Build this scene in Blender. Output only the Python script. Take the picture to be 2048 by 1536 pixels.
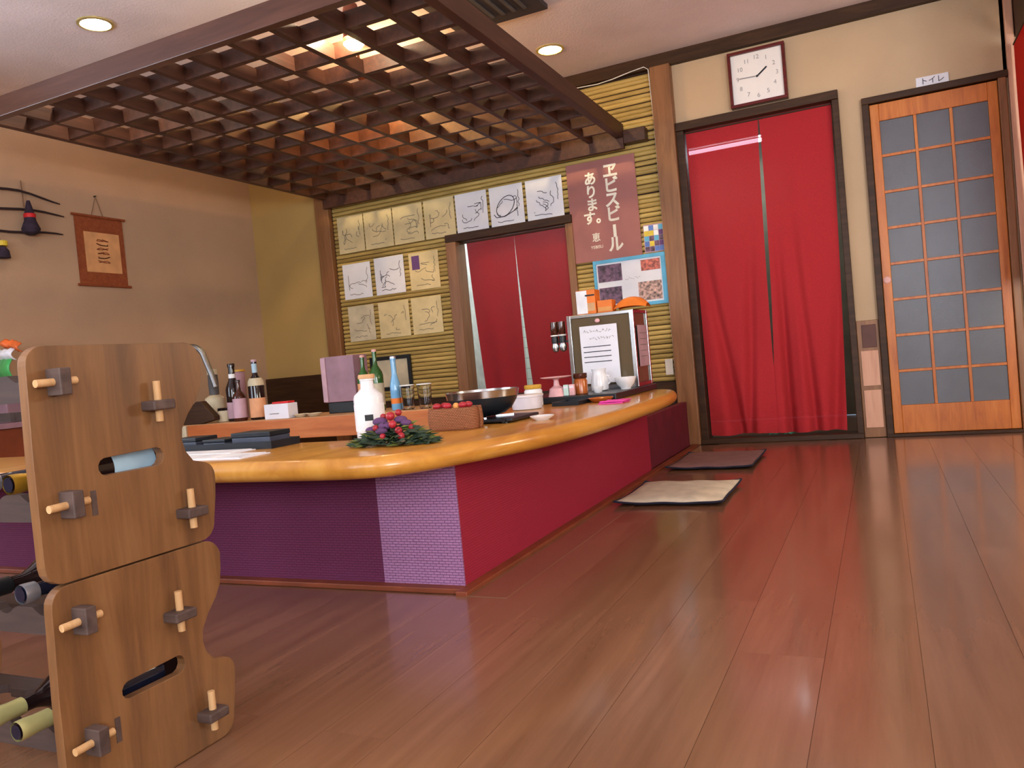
import bpy, bmesh, math, random
from mathutils import Vector, Matrix
random.seed(7)
for o in list(bpy.data.objects): bpy.data.objects.remove(o, do_unlink=True)
S = bpy.context.scene
C = S.collection

# ------------------------------------------------------------------ camera
cd = bpy.data.cameras.new('camera'); cam = bpy.data.objects.new('camera', cd); C.objects.link(cam)
RIGHT = (0.90331107, 0.41922473, -0.09099306)
DOWN = (-0.07061463, -0.06390951, -0.99545424)
FWD = (-0.42313436, 0.90563028, -0.02812677)
cam.matrix_world = Matrix(((RIGHT[0], -DOWN[0], -FWD[0], 0), (RIGHT[1], -DOWN[1], -FWD[1], 0),
                           (RIGHT[2], -DOWN[2], -FWD[2], 0.68), (0, 0, 0, 1)))
cd.sensor_width = 36; cd.sensor_fit = 'HORIZONTAL'; cd.lens = 36 * 1588.58 / 2048
cd.clip_start = 0.02
S.camera = cam
# ------------------------------------------------------------------ world, daylight, exposure
W = bpy.data.worlds.new('sky'); S.world = W; W.use_nodes = True
W.node_tree.nodes['Background'].inputs[0].default_value = (0.62, 0.76, 1.0, 1)
W.node_tree.nodes['Background'].inputs[1].default_value = 0.9
S.view_settings.view_transform = 'Standard'; S.view_settings.look = 'None'
S.view_settings.gamma = 1; S.view_settings.use_curve_mapping = False
S.view_settings.exposure = 0.40
S.cycles.max_bounces = 6; S.cycles.diffuse_bounces = 3; S.cycles.glossy_bounces = 3; S.cycles.transmission_bounces = 4; S.cycles.transparent_max_bounces = 6
S.cycles.caustics_reflective = False; S.cycles.caustics_refractive = False
S.cycles.use_adaptive_sampling = True; S.cycles.adaptive_threshold = .08; S.cycles.adaptive_min_samples = 20

def area(name, loc, aim, sx, sy, watt, col):
    l = bpy.data.lights.new(name, 'AREA'); l.shape = 'RECTANGLE'; l.size = sx; l.size_y = sy
    l.energy = watt; l.color = col
    o = bpy.data.objects.new(name, l); C.objects.link(o); o.location = loc
    o.rotation_euler = (Vector(aim) - Vector(loc)).to_track_quat('-Z', 'Y').to_euler()
    return o
DAY = (0.88, 0.94, 1.0)
area('daylight_front_window', (-1.3, -1.92, 1.45), (-.4, 3, 1.7), 2.4, 1.5, 82, DAY)
area('daylight_side_window', (2.2, -1.92, 1.45), (.7, 3, 5.2), 1.8, 1.5, 185, DAY)
area('daylight_left_window', (-5.04, 0.8, 1.45), (0, 1.8, 1.1), 2.4, 1.5, 58, (.74, .86, 1.0))

# ------------------------------------------------------------------ materials
def lin(c):
    return tuple(((v / 255) / 12.92 if v / 255 <= 0.04045 else ((v / 255 + 0.055) / 1.055) ** 2.4) for v in c) + (1,)
MATS = {}
def base(name):
    m = bpy.data.materials.new(name); m.use_nodes = True
    nt = m.node_tree; b = nt.nodes['Principled BSDF']; MATS[name] = m
    return m, nt, b
def setp(b, rough=.6, metal=0, spec=.5, coat=0, trans=0, ior=1.45, emit=None, es=0):
    b.inputs['Roughness'].default_value = rough; b.inputs['Metallic'].default_value = metal
    b.inputs['Specular IOR Level'].default_value = spec; b.inputs['Coat Weight'].default_value = coat
    b.inputs['Coat Roughness'].default_value = .12
    b.inputs['Transmission Weight'].default_value = trans; b.inputs['IOR'].default_value = ior
    if emit: b.inputs['Emission Color'].default_value = lin(emit); b.inputs['Emission Strength'].default_value = es
def coords(nt, scale, rnd=True):
    tc = nt.nodes.new('ShaderNodeTexCoord'); mp = nt.nodes.new('ShaderNodeMapping')
    mp.inputs['Scale'].default_value = scale
    nt.links.new(tc.outputs['Object'], mp.inputs['Vector'])
    if rnd:
        oi = nt.nodes.new('ShaderNodeObjectInfo'); vm = nt.nodes.new('ShaderNodeMath'); vm.operation = 'MULTIPLY'
        vm.inputs[1].default_value = 37.0; nt.links.new(oi.outputs['Random'], vm.inputs[0])
        cx = nt.nodes.new('ShaderNodeCombineXYZ')
        for i in range(3): nt.links.new(vm.outputs[0], cx.inputs[i])
        nt.links.new(cx.outputs[0], mp.inputs['Location'])
    return mp
def ramp(nt, fac, cols):
    r = nt.nodes.new('ShaderNodeValToRGB')
    r.color_ramp.elements[0].color = lin(cols[0]); r.color_ramp.elements[1].color = lin(cols[-1])
    r.color_ramp.elements[0].position = .3; r.color_ramp.elements[1].position = .72
    if len(cols) == 3:
        e = r.color_ramp.elements.new(.52); e.color = lin(cols[1])
    nt.links.new(fac, r.inputs['Fac']); return r
def mat(name, c, var=.08, scale=9, bump=0, bscale=60, **k):
    m, nt, b = base(name); setp(b, **k)
    mp = coords(nt, (scale,) * 3)
    n = nt.nodes.new('ShaderNodeTexNoise'); n.inputs['Scale'].default_value = 1; n.inputs['Detail'].default_value = 4
    nt.links.new(mp.outputs[0], n.inputs['Vector'])
    lo = tuple(max(0, v * (1 - var)) for v in c); hi = tuple(min(255, v * (1 + var)) for v in c)
    r = ramp(nt, n.outputs['Fac'], (lo, hi)); nt.links.new(r.outputs['Color'], b.inputs['Base Color'])
    if bump:
        n2 = nt.nodes.new('ShaderNodeTexNoise'); n2.inputs['Scale'].default_value = bscale; n2.inputs['Detail'].default_value = 3
        tc = nt.nodes.new('ShaderNodeTexCoord'); nt.links.new(tc.outputs['Object'], n2.inputs['Vector'])
        bp = nt.nodes.new('ShaderNodeBump'); bp.inputs['Strength'].default_value = bump; bp.inputs['Distance'].default_value = .01
        nt.links.new(n2.outputs['Fac'], bp.inputs['Height']); nt.links.new(bp.outputs[0], b.inputs['Normal'])
    return m
def wood(name, cols, axis='y', dens=16, stretch=.12, rndval=.0, bump=.08, **k):
    m, nt, b = base(name); setp(b, **k)
    sc = [dens] * 3; sc['xyz'.index(axis)] = dens * stretch
    mp = coords(nt, sc)
    n = nt.nodes.new('ShaderNodeTexNoise'); n.inputs['Scale'].default_value = 1; n.inputs['Detail'].default_value = 7
    n.inputs['Roughness'].default_value = .62; n.inputs['Distortion'].default_value = .6
    nt.links.new(mp.outputs[0], n.inputs['Vector'])
    r = ramp(nt, n.outputs['Fac'], cols)
    out = r.outputs['Color']
    if rndval:
        oi = nt.nodes.new('ShaderNodeObjectInfo'); mr = nt.nodes.new('ShaderNodeMapRange')
        mr.inputs['To Min'].default_value = 1 - rndval; mr.inputs['To Max'].default_value = 1 + rndval
        nt.links.new(oi.outputs['Random'], mr.inputs['Value'])
        h = nt.nodes.new('ShaderNodeHueSaturation'); nt.links.new(out, h.inputs['Color']); nt.links.new(mr.outputs[0], h.inputs['Value'])
        out = h.outputs['Color']
    nt.links.new(out, b.inputs['Base Color'])
    if bump:
        bp = nt.nodes.new('ShaderNodeBump'); bp.inputs['Strength'].default_value = bump; bp.inputs['Distance'].default_value = .004
        nt.links.new(n.outputs['Fac'], bp.inputs['Height']); nt.links.new(bp.outputs[0], b.inputs['Normal'])
    return m
def weave(name, c1, c2, bw=.03, bh=.012, bump=.6, rough=.75):
    m, nt, b = base(name); setp(b, rough=rough, spec=.3)
    tc = nt.nodes.new('ShaderNodeTexCoord'); sep = nt.nodes.new('ShaderNodeSeparateXYZ'); cx = nt.nodes.new('ShaderNodeCombineXYZ')
    ad = nt.nodes.new('ShaderNodeMath'); ad.operation = 'ADD'
    nt.links.new(tc.outputs['Object'], sep.inputs[0]); nt.links.new(sep.outputs[0], ad.inputs[0]); nt.links.new(sep.outputs[1], ad.inputs[1])
    nt.links.new(ad.outputs[0], cx.inputs[0]); nt.links.new(sep.outputs[2], cx.inputs[1])
    br = nt.nodes.new('ShaderNodeTexBrick'); br.inputs['Scale'].default_value = 1
    br.inputs['Brick Width'].default_value = bw; br.inputs['Row Height'].default_value = bh
    br.inputs['Mortar Size'].default_value = bh * .14; br.inputs['Mortar Smooth'].default_value = 1
    br.inputs['Color1'].default_value = lin(c1); br.inputs['Color2'].default_value = lin(c1); br.inputs['Mortar'].default_value = lin(c2)
    nt.links.new(cx.outputs[0], br.inputs['Vector']); nt.links.new(br.outputs['Color'], b.inputs['Base Color'])
    bp = nt.nodes.new('ShaderNodeBump'); bp.inputs['Strength'].default_value = bump; bp.inputs['Distance'].default_value = .004; bp.invert = True
    nt.links.new(br.outputs['Fac'], bp.inputs['Height']); nt.links.new(bp.outputs[0], b.inputs['Normal'])
    return m
def cloth(name, c, transl=.18, see=.05):
    m, nt, b = base(name); setp(b, rough=.9, spec=.15)
    mp = coords(nt, (60, 60, 60)); n = nt.nodes.new('ShaderNodeTexNoise'); n.inputs['Scale'].default_value = 3
    nt.links.new(mp.outputs[0], n.inputs['Vector'])
    r = ramp(nt, n.outputs['Fac'], (tuple(v * .9 for v in c), c)); nt.links.new(r.outputs['Color'], b.inputs['Base Color'])
    tl = nt.nodes.new('ShaderNodeBsdfTranslucent'); nt.links.new(r.outputs['Color'], tl.inputs['Color'])
    mx = nt.nodes.new('ShaderNodeMixShader'); mx.inputs[0].default_value = transl
    tp = nt.nodes.new('ShaderNodeBsdfTransparent'); mx2 = nt.nodes.new('ShaderNodeMixShader'); mx2.inputs[0].default_value = see
    tp.inputs['Color'].default_value = (1, .75, .8, 1)
    nt.links.new(b.outputs[0], mx.inputs[1]); nt.links.new(tl.outputs[0], mx.inputs[2])
    nt.links.new(mx.outputs[0], mx2.inputs[1]); nt.links.new(tp.outputs[0], mx2.inputs[2])
    nt.links.new(mx2.outputs[0], nt.nodes['Material Output'].inputs['Surface'])
    return m
def glow(name, c, s):
    m, nt, b = base(name); setp(b, emit=c, es=s); b.inputs['Base Color'].default_value = lin(c); return m
def tiles(name, c1, mort, w=.1):
    m, nt, b = base(name); setp(b, rough=.25)
    tc = nt.nodes.new('ShaderNodeTexCoord'); sep = nt.nodes.new('ShaderNodeSeparateXYZ'); cx = nt.nodes.new('ShaderNodeCombineXYZ')
    nt.links.new(tc.outputs['Object'], sep.inputs[0]); nt.links.new(sep.outputs[0], cx.inputs[0]); nt.links.new(sep.outputs[2], cx.inputs[1])
    br = nt.nodes.new('ShaderNodeTexBrick'); br.offset = 0; br.inputs['Scale'].default_value = 1
    br.inputs['Brick Width'].default_value = w; br.inputs['Row Height'].default_value = w; br.inputs['Mortar Size'].default_value = .004
    br.inputs['Color1'].default_value = lin(c1); br.inputs['Color2'].default_value = lin(c1); br.inputs['Mortar'].default_value = lin(mort)
    nt.links.new(cx.outputs[0], br.inputs['Vector']); nt.links.new(br.outputs['Color'], b.inputs['Base Color']); return m

wood('floor', ((114, 77, 54), (128, 89, 65), (140, 99, 74)), 'y', 14, .06, rndval=.03, bump=0, rough=.24, spec=.65, coat=.55)
mat('floor_dark', (70, 36, 24), rough=.5)
mat('ceiling', (242, 228, 228), var=.03, scale=3, bump=.25, bscale=90, rough=.95, spec=.1)
mat('plaster', (196, 168, 136), var=.03, scale=2, bump=.15, bscale=140, rough=.95, spec=.1)
mat('plaster_olive', (186, 154, 96), var=.03, scale=2, bump=.15, bscale=140, rough=.95, spec=.1)  # same wall paint with yellow lamplight put into the colour
mat('plaster_left', (192, 160, 132), var=.03, scale=2, bump=.15, bscale=140, rough=.95, spec=.1)
wood('dark_wood', ((48, 29, 16), (62, 39, 22), (76, 50, 30)), 'x', 30, .1, rough=.5, spec=.3)
wood('post_wood', ((120, 78, 46), (140, 94, 58), (156, 108, 68)), 'z', 26, .08, rough=.42)
wood('lattice_wood', ((60, 34, 24), (74, 43, 30), (88, 53, 38)), 'y', 30, .1, rndval=.1, rough=.5)
wood('beam_wood', ((70, 40, 30), (84, 50, 38), (96, 60, 46)), 'x', 30, .1, rough=.34, spec=.6, coat=.3)
wood('bamboo', ((152, 124, 66), (186, 156, 88), (206, 176, 106)), 'x', 22, .1, rndval=.2, rough=.45)
mat('bamboo_gap', (44, 26, 16), rough=.9)
wood('door_wood', ((176, 92, 34), (204, 116, 46), (216, 134, 62)), 'z', 24, .1, rough=.35, spec=.5)
wood('counter_wood', ((180, 114, 38), (206, 142, 56), (220, 160, 72)), 'y', 10, .1, bump=.02, rough=.3, spec=.5, coat=.35)
wood('plank_wood', ((176, 92, 44), (196, 110, 56), (208, 126, 68)), 'x', 20, .1, rough=.4)
wood('pale_plank', ((176, 124, 80), (190, 140, 94), (200, 152, 106)), 'x', 20, .1, rough=.5)
wood('rack_wood', ((92, 60, 36), (124, 84, 50), (142, 100, 62)), 'z', 18, .1, rough=.4, spec=.5)
wood('rack_dark', ((66, 50, 46), (84, 66, 60), (98, 80, 72)), 'x', 30, .1, rough=.6)
wood('bar_wood', ((52, 38, 34), (66, 50, 46), (78, 60, 54)), 'x', 30, .1, rough=.6)  # rack bars: shade inside the rack put into the dark colour
wood('peg_wood', ((186, 140, 92), (204, 160, 110), (216, 174, 126)), 'z', 40, .1, rough=.6)
wood('clock_wood', ((70, 14, 14), (92, 22, 20), (108, 32, 26)), 'x', 30, .1, rough=.3)
wood('panel_wood', ((196, 140, 112), (212, 160, 132), (220, 170, 142)), 'z', 20, .1, rough=.5)
mat('panel_brown', (92, 56, 48), rough=.6)
weave('purple_paper', (104, 42, 76), (86, 33, 62), .022, .0085, .5)
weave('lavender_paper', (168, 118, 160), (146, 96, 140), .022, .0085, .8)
weave('crimson_paper', (160, 38, 60), (144, 30, 50), .022, .0085, .35)
mat('dark_crimson', (104, 24, 40), rough=.8)
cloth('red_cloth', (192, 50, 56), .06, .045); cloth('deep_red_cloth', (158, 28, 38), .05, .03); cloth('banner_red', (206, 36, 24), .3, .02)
mat('frosted_glass', (98, 98, 104), var=.05, scale=4, rough=.3, spec=.5, bump=.1, bscale=200)
mat('white_card', (232, 230, 236), var=.02, rough=.8)
mat('cream_card', (222, 200, 150), var=.05, rough=.8)
mat('ink', (58, 58, 66), rough=.8); mat('pale_ink', (128, 116, 100), rough=.8); mat('purple_ink', (104, 70, 120), rough=.8)
mat('poster', (162, 102, 96), var=.05, scale=4, rough=.55); mat('poster_white', (244, 232, 214), rough=.7)
mat('clock_face', (238, 232, 228), var=.01, rough=.5); mat('clock_grey', (150, 148, 150), rough=.6); mat('black', (22, 22, 24), rough=.4)
mat('steel', (190, 192, 196), rough=.22, metal=1); mat('dull_steel', (150, 150, 150), rough=.4, metal=1)
mat('iron', (40, 44, 50), rough=.35, metal=.3)
mat('white_glaze', (236, 234, 236), var=.02, rough=.2); mat('cork', (206, 160, 116), rough=.8)
mat('bottle_dark', (30, 18, 18), rough=.06, spec=.7); mat('bottle_green', (44, 92, 34), rough=.08, spec=.7)
mat('bottle_navy', (22, 26, 44), rough=.08, spec=.7); mat('bottle_brown', (70, 30, 18), rough=.08, spec=.7)
mat('bottle_blue', (120, 178, 220), rough=.1, spec=.7)
mat('label_white', (238, 236, 240), rough=.6); mat('label_peach', (222, 160, 116), rough=.6); mat('label_pink', (196, 160, 172), rough=.6)
mat('label_blue', (176, 208, 228), rough=.5); mat('label_tan', (204, 190, 160), rough=.6)
mat('gold', (214, 170, 60), rough=.3, metal=.8); mat('silver_cap', (200, 204, 214), rough=.3, metal=.8); mat('foil_green', (196, 190, 128), rough=.35, metal=.4)
mat('pink_cap', (226, 170, 160), rough=.5)
m, nt, b = base('clear_glass'); setp(b, rough=.03, trans=1, ior=1.35); b.inputs['Base Color'].default_value = (.95, .96, .97, 1)
m, nt, b = base('dark_glass'); setp(b, rough=.06, spec=.8); b.inputs['Base Color'].default_value = lin((96, 82, 62))
mat('mauve', (150, 116, 128), rough=.6); mat('mauve_light', (186, 150, 160), rough=.6)
mat('red', (210, 36, 40), rough=.5); mat('berry', (168, 40, 50), rough=.3); mat('purple_flower', (98, 62, 104), rough=.8)
mat('leaf', (44, 62, 44), var=.3, rough=.7); mat('leaf_light', (104, 112, 46), var=.2, rough=.7)
weave('wicker', (164, 104, 70), (122, 74, 50), .010, .0055, 1.0)
mat('translucent_tub', (214, 214, 226), rough=.35); mat('yellow_lid', (206, 160, 60), rough=.35)
mat('pink', (232, 176, 178), rough=.4); mat('hot_pink', (232, 70, 170), rough=.7); mat('amber', (176, 92, 40), rough=.2, spec=.7)
mat('mint', (196, 226, 214), rough=.5); mat('orange_box', (224, 118, 40), rough=.5); mat('orange_pale', (232, 158, 82), rough=.5)
mat('blue_frame', (96, 176, 214), rough=.5); mat('photo_dark', (92, 66, 84), var=.5, scale=40, rough=.4); mat('photo_mix', (150, 120, 110), var=.6, scale=50, rough=.4)
mat('photo_red', (170, 90, 76), var=.4, scale=60, rough=.4); mat('sky_blue', (88, 120, 190), rough=.5); mat('yellow', (222, 196, 60), rough=.5)
mat('grey_panel', (66, 60, 62), rough=.7); mat('grey_metal', (88, 84, 84), rough=.6)
mat('zabuton_beige', (208, 194, 172), var=.06, scale=14, bump=.3, bscale=250, rough=.95, spec=.1)
mat('zabuton_mauve', (122, 90, 90), var=.06, scale=14, bump=.3, bscale=250, rough=.95, spec=.1); mat('navy', (28, 28, 46), rough=.9)
wood('scroll_brown', ((132, 62, 30), (150, 76, 40), (160, 88, 48)), 'x', 40, .2, rough=.8); mat('scroll_paper', (226, 166, 112), var=.06, scale=10, rough=.8)
mat('twig', (50, 34, 34), rough=.8); mat('tassel', (48, 36, 52), var=.3, scale=30, rough=.9); mat('string', (128, 96, 74), rough=.9)
mat('green', (70, 170, 90), rough=.35); mat('lime', (120, 200, 80), rough=.35); mat('orange', (232, 110, 50), rough=.4)
mat('cabinet_red', (128, 62, 36), rough=.5); mat('teal', (80, 150, 120), rough=.6)
tiles('kitchen_tile', (222, 236, 226), (180, 190, 184)); mat('corridor_paint', (128, 124, 104), var=.1, scale=4, rough=.8); mat('kitchen_floor', (120, 110, 100)); mat('kitchen_white', (226, 226, 220))
glow('lamp_warm', (255, 226, 160), 26); glow('lamp_cool', (255, 250, 236), 22); glow('tube_white', (225, 235, 255), 13)
glow('lantern_paper', (255, 238, 212), 30); glow('lantern_dim', (255, 236, 205), 6); mat('reflector', (236, 220, 150), rough=.2, metal=.6); mat('white_paint', (228, 224, 216), rough=.5)
mat('switch_white', (224, 214, 200), rough=.5)

# ------------------------------------------------------------------ mesh helpers
class MB:
    def __init__(s): s.v = []; s.f = []
    def add(s, vs, fs):
        k = len(s.v); s.v += [tuple(p) for p in vs]; s.f += [tuple(i + k for i in f) for f in fs]; return s
    def box(s, x0, x1, y0, y1, z0, z1):
        return s.add([(x0, y0, z0), (x1, y0, z0), (x1, y1, z0), (x0, y1, z0), (x0, y0, z1), (x1, y0, z1), (x1, y1, z1), (x0, y1, z1)],
                     [(0, 3, 2, 1), (4, 5, 6, 7), (0, 1, 5, 4), (1, 2, 6, 5), (2, 3, 7, 6), (3, 0, 4, 7)])
    def obox(s, c, ax, ay, az, hx, hy, hz):
        c = Vector(c); ax = Vector(ax).normalized() * hx; ay = Vector(ay).normalized() * hy; az = Vector(az).normalized() * hz
        vs = [c + ax * i + ay * j + az * k for k in (-1, 1) for i, j in ((-1, -1), (1, -1), (1, 1), (-1, 1))]
        return s.add(vs, [(0, 3, 2, 1), (4, 5, 6, 7), (0, 1, 5, 4), (1, 2, 6, 5), (2, 3, 7, 6), (3, 0, 4, 7)])
    def lathe(s, prof, c=(0, 0, 0), n=24, axis='z', cap=True):
        vs = []; fs = []
        for r, h in prof:
            for i in range(n):
                a = 2 * math.pi * i / n; u, w = r * math.cos(a), r * math.sin(a)
                p = (u, w, h) if axis == 'z' else ((w, h, u) if axis == 'y' else (h, u, w))
                vs.append((p[0] + c[0], p[1] + c[1], p[2] + c[2]))
        m = len(prof)
        for j in range(m - 1):
            for i in range(n): fs.append((j * n + i, j * n + (i + 1) % n, (j + 1) * n + (i + 1) % n, (j + 1) * n + i))
        if cap:
            fs.append(tuple(reversed(range(n)))); fs.append(tuple((m - 1) * n + i for i in range(n)))
        return s.add(vs, fs)
    def tube(s, pts, r, n=8):
        pts = [Vector(p) for p in pts]; vs = []; fs = []
        rr = r if isinstance(r, (list, tuple)) else [r] * len(pts)
        up = Vector((.12, .3, 1)).normalized()
        for i, p in enumerate(pts):
            d = (pts[min(i + 1, len(pts) - 1)] - pts[max(i - 1, 0)]).normalized()
            a = d.cross(up)
            if a.length < .05: a = d.cross(Vector((1, 0, 0)))
            a.normalize(); b = d.cross(a)
            for k in range(n):
                t = 2 * math.pi * k / n; vs.append(p + a * math.cos(t) * rr[i] + b * math.sin(t) * rr[i])
        for j in range(len(pts) - 1):
            for i in range(n): fs.append((j * n + i, j * n + (i + 1) % n, (j + 1) * n + (i + 1) % n, (j + 1) * n + i))
        fs.append(tuple(reversed(range(n)))); fs.append(tuple((len(pts) - 1) * n + i for i in range(n)))
        return s.add(vs, fs)
    def prism(s, poly, a0, a1, axis):
        n = len(poly)
        def P(u, v, w): return {'x': (w, u, v), 'y': (u, w, v), 'z': (u, v, w)}[axis]
        vs = [P(u, v, a0) for u, v in poly] + [P(u, v, a1) for u, v in poly]
        fs = [tuple(reversed(range(n))), tuple(range(n, 2 * n))] + [(i, (i + 1) % n, n + (i + 1) % n, n + i) for i in range(n)]
        return s.add(vs, fs)
    def sphere(s, c, r, n=12, m=8, sq=(1, 1, 1)):
        pr = []; vs = []; fs = []
        for j in range(1, m):
            t = math.pi * j / m
            for i in range(n):
                a = 2 * math.pi * i / n
                vs.append((c[0] + r * sq[0] * math.sin(t) * math.cos(a), c[1] + r * sq[1] * math.sin(t) * math.sin(a), c[2] - r * sq[2] * math.cos(t)))
        b0 = len(vs); vs.append((c[0], c[1], c[2] - r * sq[2])); vs.append((c[0], c[1], c[2] + r * sq[2]))
        for j in range(m - 2):
            for i in range(n): fs.append((j * n + i, j * n + (i + 1) % n, (j + 1) * n + (i + 1) % n, (j + 1) * n + i))
        for i in range(n):
            fs.append((b0, (i + 1) % n, i)); fs.append((b0 + 1, (m - 2) * n + i, (m - 2) * n + (i + 1) % n))
        return s.add(vs, fs)
    def grid(s, fn, nu, nv):
        vs = [fn(i / nu, j / nv) for j in range(nv + 1) for i in range(nu + 1)]
        return s.add(vs, [(j * (nu + 1) + i, j * (nu + 1) + i + 1, (j + 1) * (nu + 1) + i + 1, (j + 1) * (nu + 1) + i) for j in range(nv) for i in range(nu)])
    def build(s, name, m, parent=None, smooth=False, bevel=0, thick=0, seg=2):
        me = bpy.data.meshes.new(name); me.from_pydata(s.v, [], s.f); me.validate()
        bm = bmesh.new(); bm.from_mesh(me); bmesh.ops.recalc_face_normals(bm, faces=bm.faces)
        if bevel:
            bmesh.ops.bevel(bm, geom=[e for e in bm.edges if e.is_manifold and e.calc_face_angle(0) > .5], offset=bevel, segments=seg, affect='EDGES', profile=.5)
        bm.to_mesh(me); bm.free()
        o = bpy.data.objects.new(name, me); C.objects.link(o)
        me.materials.append(MATS[m])
        if smooth:
            me.shade_smooth()
            try: me.set_sharp_from_angle(angle=math.radians(40))
            except Exception: pass
        if thick:
            md = o.modifiers.new('thickness', 'SOLIDIFY'); md.thickness = thick; md.offset = 0
        if parent: adopt(o, parent)
        return o
def adopt(o, parent):
    o.parent = parent
    o.matrix_parent_inverse = Matrix.Translation(-Vector(parent.location))
def tag(o, label=None, cat=None, group=None, kind=None):
    if label: o['label'] = label
    if cat: o['category'] = cat
    if group: o['group'] = group
    if kind: o['kind'] = kind
    return o
def thing(name, label, cat, loc, group=None):
    o = bpy.data.objects.new(name, None); C.objects.link(o); o.location = loc; o.empty_display_size = .05
    return tag(o, label, cat, group)
def struct(o): o['kind'] = 'structure'; return o
def box(name, m, x0, x1, y0, y1, z0, z1, parent=None, bevel=0, **k):
    return MB().box(x0, x1, y0, y1, z0, z1).build(name, m, parent, bevel=bevel, **k)
def share(o, loc, parent=None, rot=None):
    c = o.copy(); C.objects.link(c); c.location = loc
    if rot: c.rotation_euler = rot
    if parent: c.parent = parent; c.matrix_parent_inverse = Matrix.Translation(-Vector(parent.location))
    return c
def text(name, body, m, parent, loc, size, w=1.0, bold=.0, ext=.0008, rotz=0, align='CENTER'):
    """flat lettering on a surface facing the room (-Y)"""
    cu = bpy.data.curves.new('t', 'FONT'); cu.body = body; cu.size = size; cu.extrude = ext; cu.offset = bold
    cu.align_x = align; cu.align_y = 'CENTER'; cu.resolution_u = 3
    t = bpy.data.objects.new('t', cu); C.objects.link(t)
    bpy.context.view_layer.update()
    me = bpy.data.meshes.new_from_object(t.evaluated_get(bpy.context.evaluated_depsgraph_get()))
    bpy.data.objects.remove(t, do_unlink=True)
    me.transform(Matrix.Translation(loc) @ Matrix.Rotation(math.pi / 2, 4, 'X') @ Matrix.Rotation(rotz, 4, 'Z') @ Matrix.Diagonal((w, 1, 1, 1)))
    me.materials.clear(); me.materials.append(MATS[m])
    o = bpy.data.objects.new(name, me); C.objects.link(o); adopt(o, parent); return o
def strokes(name, lines, m, parent, y, wid=.004, xplane=None):
    """flat brush strokes: lists of (x, z) on a plane y"""
    b = MB()
    for L in lines:
        for (x0, z0), (x1, z1) in zip(L[:-1], L[1:]):
            d = Vector((x1 - x0, z1 - z0)); n = Vector((-d.y, d.x)).normalized() * wid / 2 if d.length else Vector((0, wid / 2))
            q = [(x0 + n.x, z0 + n.y), (x1 + n.x, z1 + n.y), (x1 - n.x, z1 - n.y), (x0 - n.x, z0 - n.y)]
            b.add([(p[0], y, p[1]) if xplane is None else (xplane, p[0], p[1]) for p in q], [(0, 1, 2, 3)])
    o = b.build(name, m, parent); o['kind'] = 'stuff'; return o
def scrib(cx, cz, w, h, n, rng):
    out = []
    for _ in range(n):
        x = cx + rng.uniform(-.5, .5) * w; z = cz + rng.uniform(-.5, .5) * h; L = [(x, z)]
        a = rng.uniform(0, 6.28)
        for k in range(rng.randint(4, 9)):
            a += rng.uniform(-1, 1); x += math.cos(a) * w * .14; z += math.sin(a) * h * .1
            L.append((min(max(x, cx - w / 2), cx + w / 2), min(max(z, cz - h / 2), cz + h / 2)))
        out.append(L)
    return out

YB = 5.46          # face of the back wall
CEIL = 2.66
# ================================================================== SETTING
floor = struct(box('floor', 'floor', -5.1, 3.6, -2.0, 7.2, -.06, -.006))
PW = .183; strips = [(-.336 + PW * k) for k in range(-4, 9)]
rng = random.Random(3)
base_planks = {}
def plank(x0, x1, y0, y1):
    key = (round(x1 - x0, 3), round(y1 - y0, 3))
    if key not in base_planks:
        o = MB().box(.0004, key[0] - .0004, .0004, key[1] - .0004, -.0058, 0).build('plank', 'floor', floor); base_planks[key] = o
        o.location = (x0, y0, 0); return
    share(base_planks[key], (x0, y0, 0), floor)
for i, x0 in enumerate(strips):
    if x0 >= 1.2: break
    off = {-.336: 1.75, -.153: 2.127}.get(round(x0, 3), 1.2 + .303 * ((i * 5) % 6))
    y = off - 1.82 * 2
    xx0 = max(x0, -1.03)
    while y < YB:
        a, b_ = max(y, -.2), min(y + 1.82, 5.41)
        if b_ - a > .05: plank(xx0, x0 + PW, a, b_)
        y += 1.82
for k in range(9):                       # strips in front of the counter
    x1 = -1.03 - PW * k; off = .4 + .41 * ((k * 2) % 4)
    for y0, y1 in ((-.2, off), (off, 2.03)): plank(x1 - PW, x1, y0, y1)
struct(box('trim_1', 'cabinet_red', -1.2, -1.16, 2.035, 5.36, -.005, .012, bevel=.003))
struct(box('trim_2', 'floor', -1.16, -1.03, 2.035, 5.36, -.005, .001, bevel=.001))
struct(box('trim_3', 'cabinet_red', -4.3, -1.2, 2.06, 2.10, -.005, .012, bevel=.003))
ceiling = struct(box('ceiling', 'ceiling', -5.1, 3.6, -2.0, 5.6, CEIL, CEIL + .08))
# back wall: plaster pieces round the two doors, yellow-lit bay left of the bamboo
wb = MB()
wb.box(-1.15, -.133, YB, YB + .12, 2.17, CEIL)            # over the curtained door
wb.box(-.133, .02, YB, YB + .12, .735, CEIL)
wb.box(.02, .79, YB, YB + .12, 2.085, CEIL)
wb.box(.75, .95, YB, YB + .12, 0, CEIL)
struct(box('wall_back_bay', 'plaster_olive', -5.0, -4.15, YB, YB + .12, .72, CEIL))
wb.box(-4.15, -1.2, YB + .02, YB + .12, 1.7, CEIL)
wb.box(-4.15, -2.97, YB + .02, YB + .12, 0, 1.7)
wb.box(-1.99, -1.2, YB + .02, YB + .12, 0, 1.7)
struct(wb.build('wall_back', 'plaster'))
wall_bamboo = struct(MB().box(-4.06, -2.95, YB - .006, YB + .019, .44, 2.58).box(-2.95, -1.99, YB - .006, YB + .019, 1.7, 2.58)
                     .box(-1.99, -1.26, YB - .006, YB + .019, .44, 2.58).build('wall_bamboo', 'bamboo_gap'))
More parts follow.
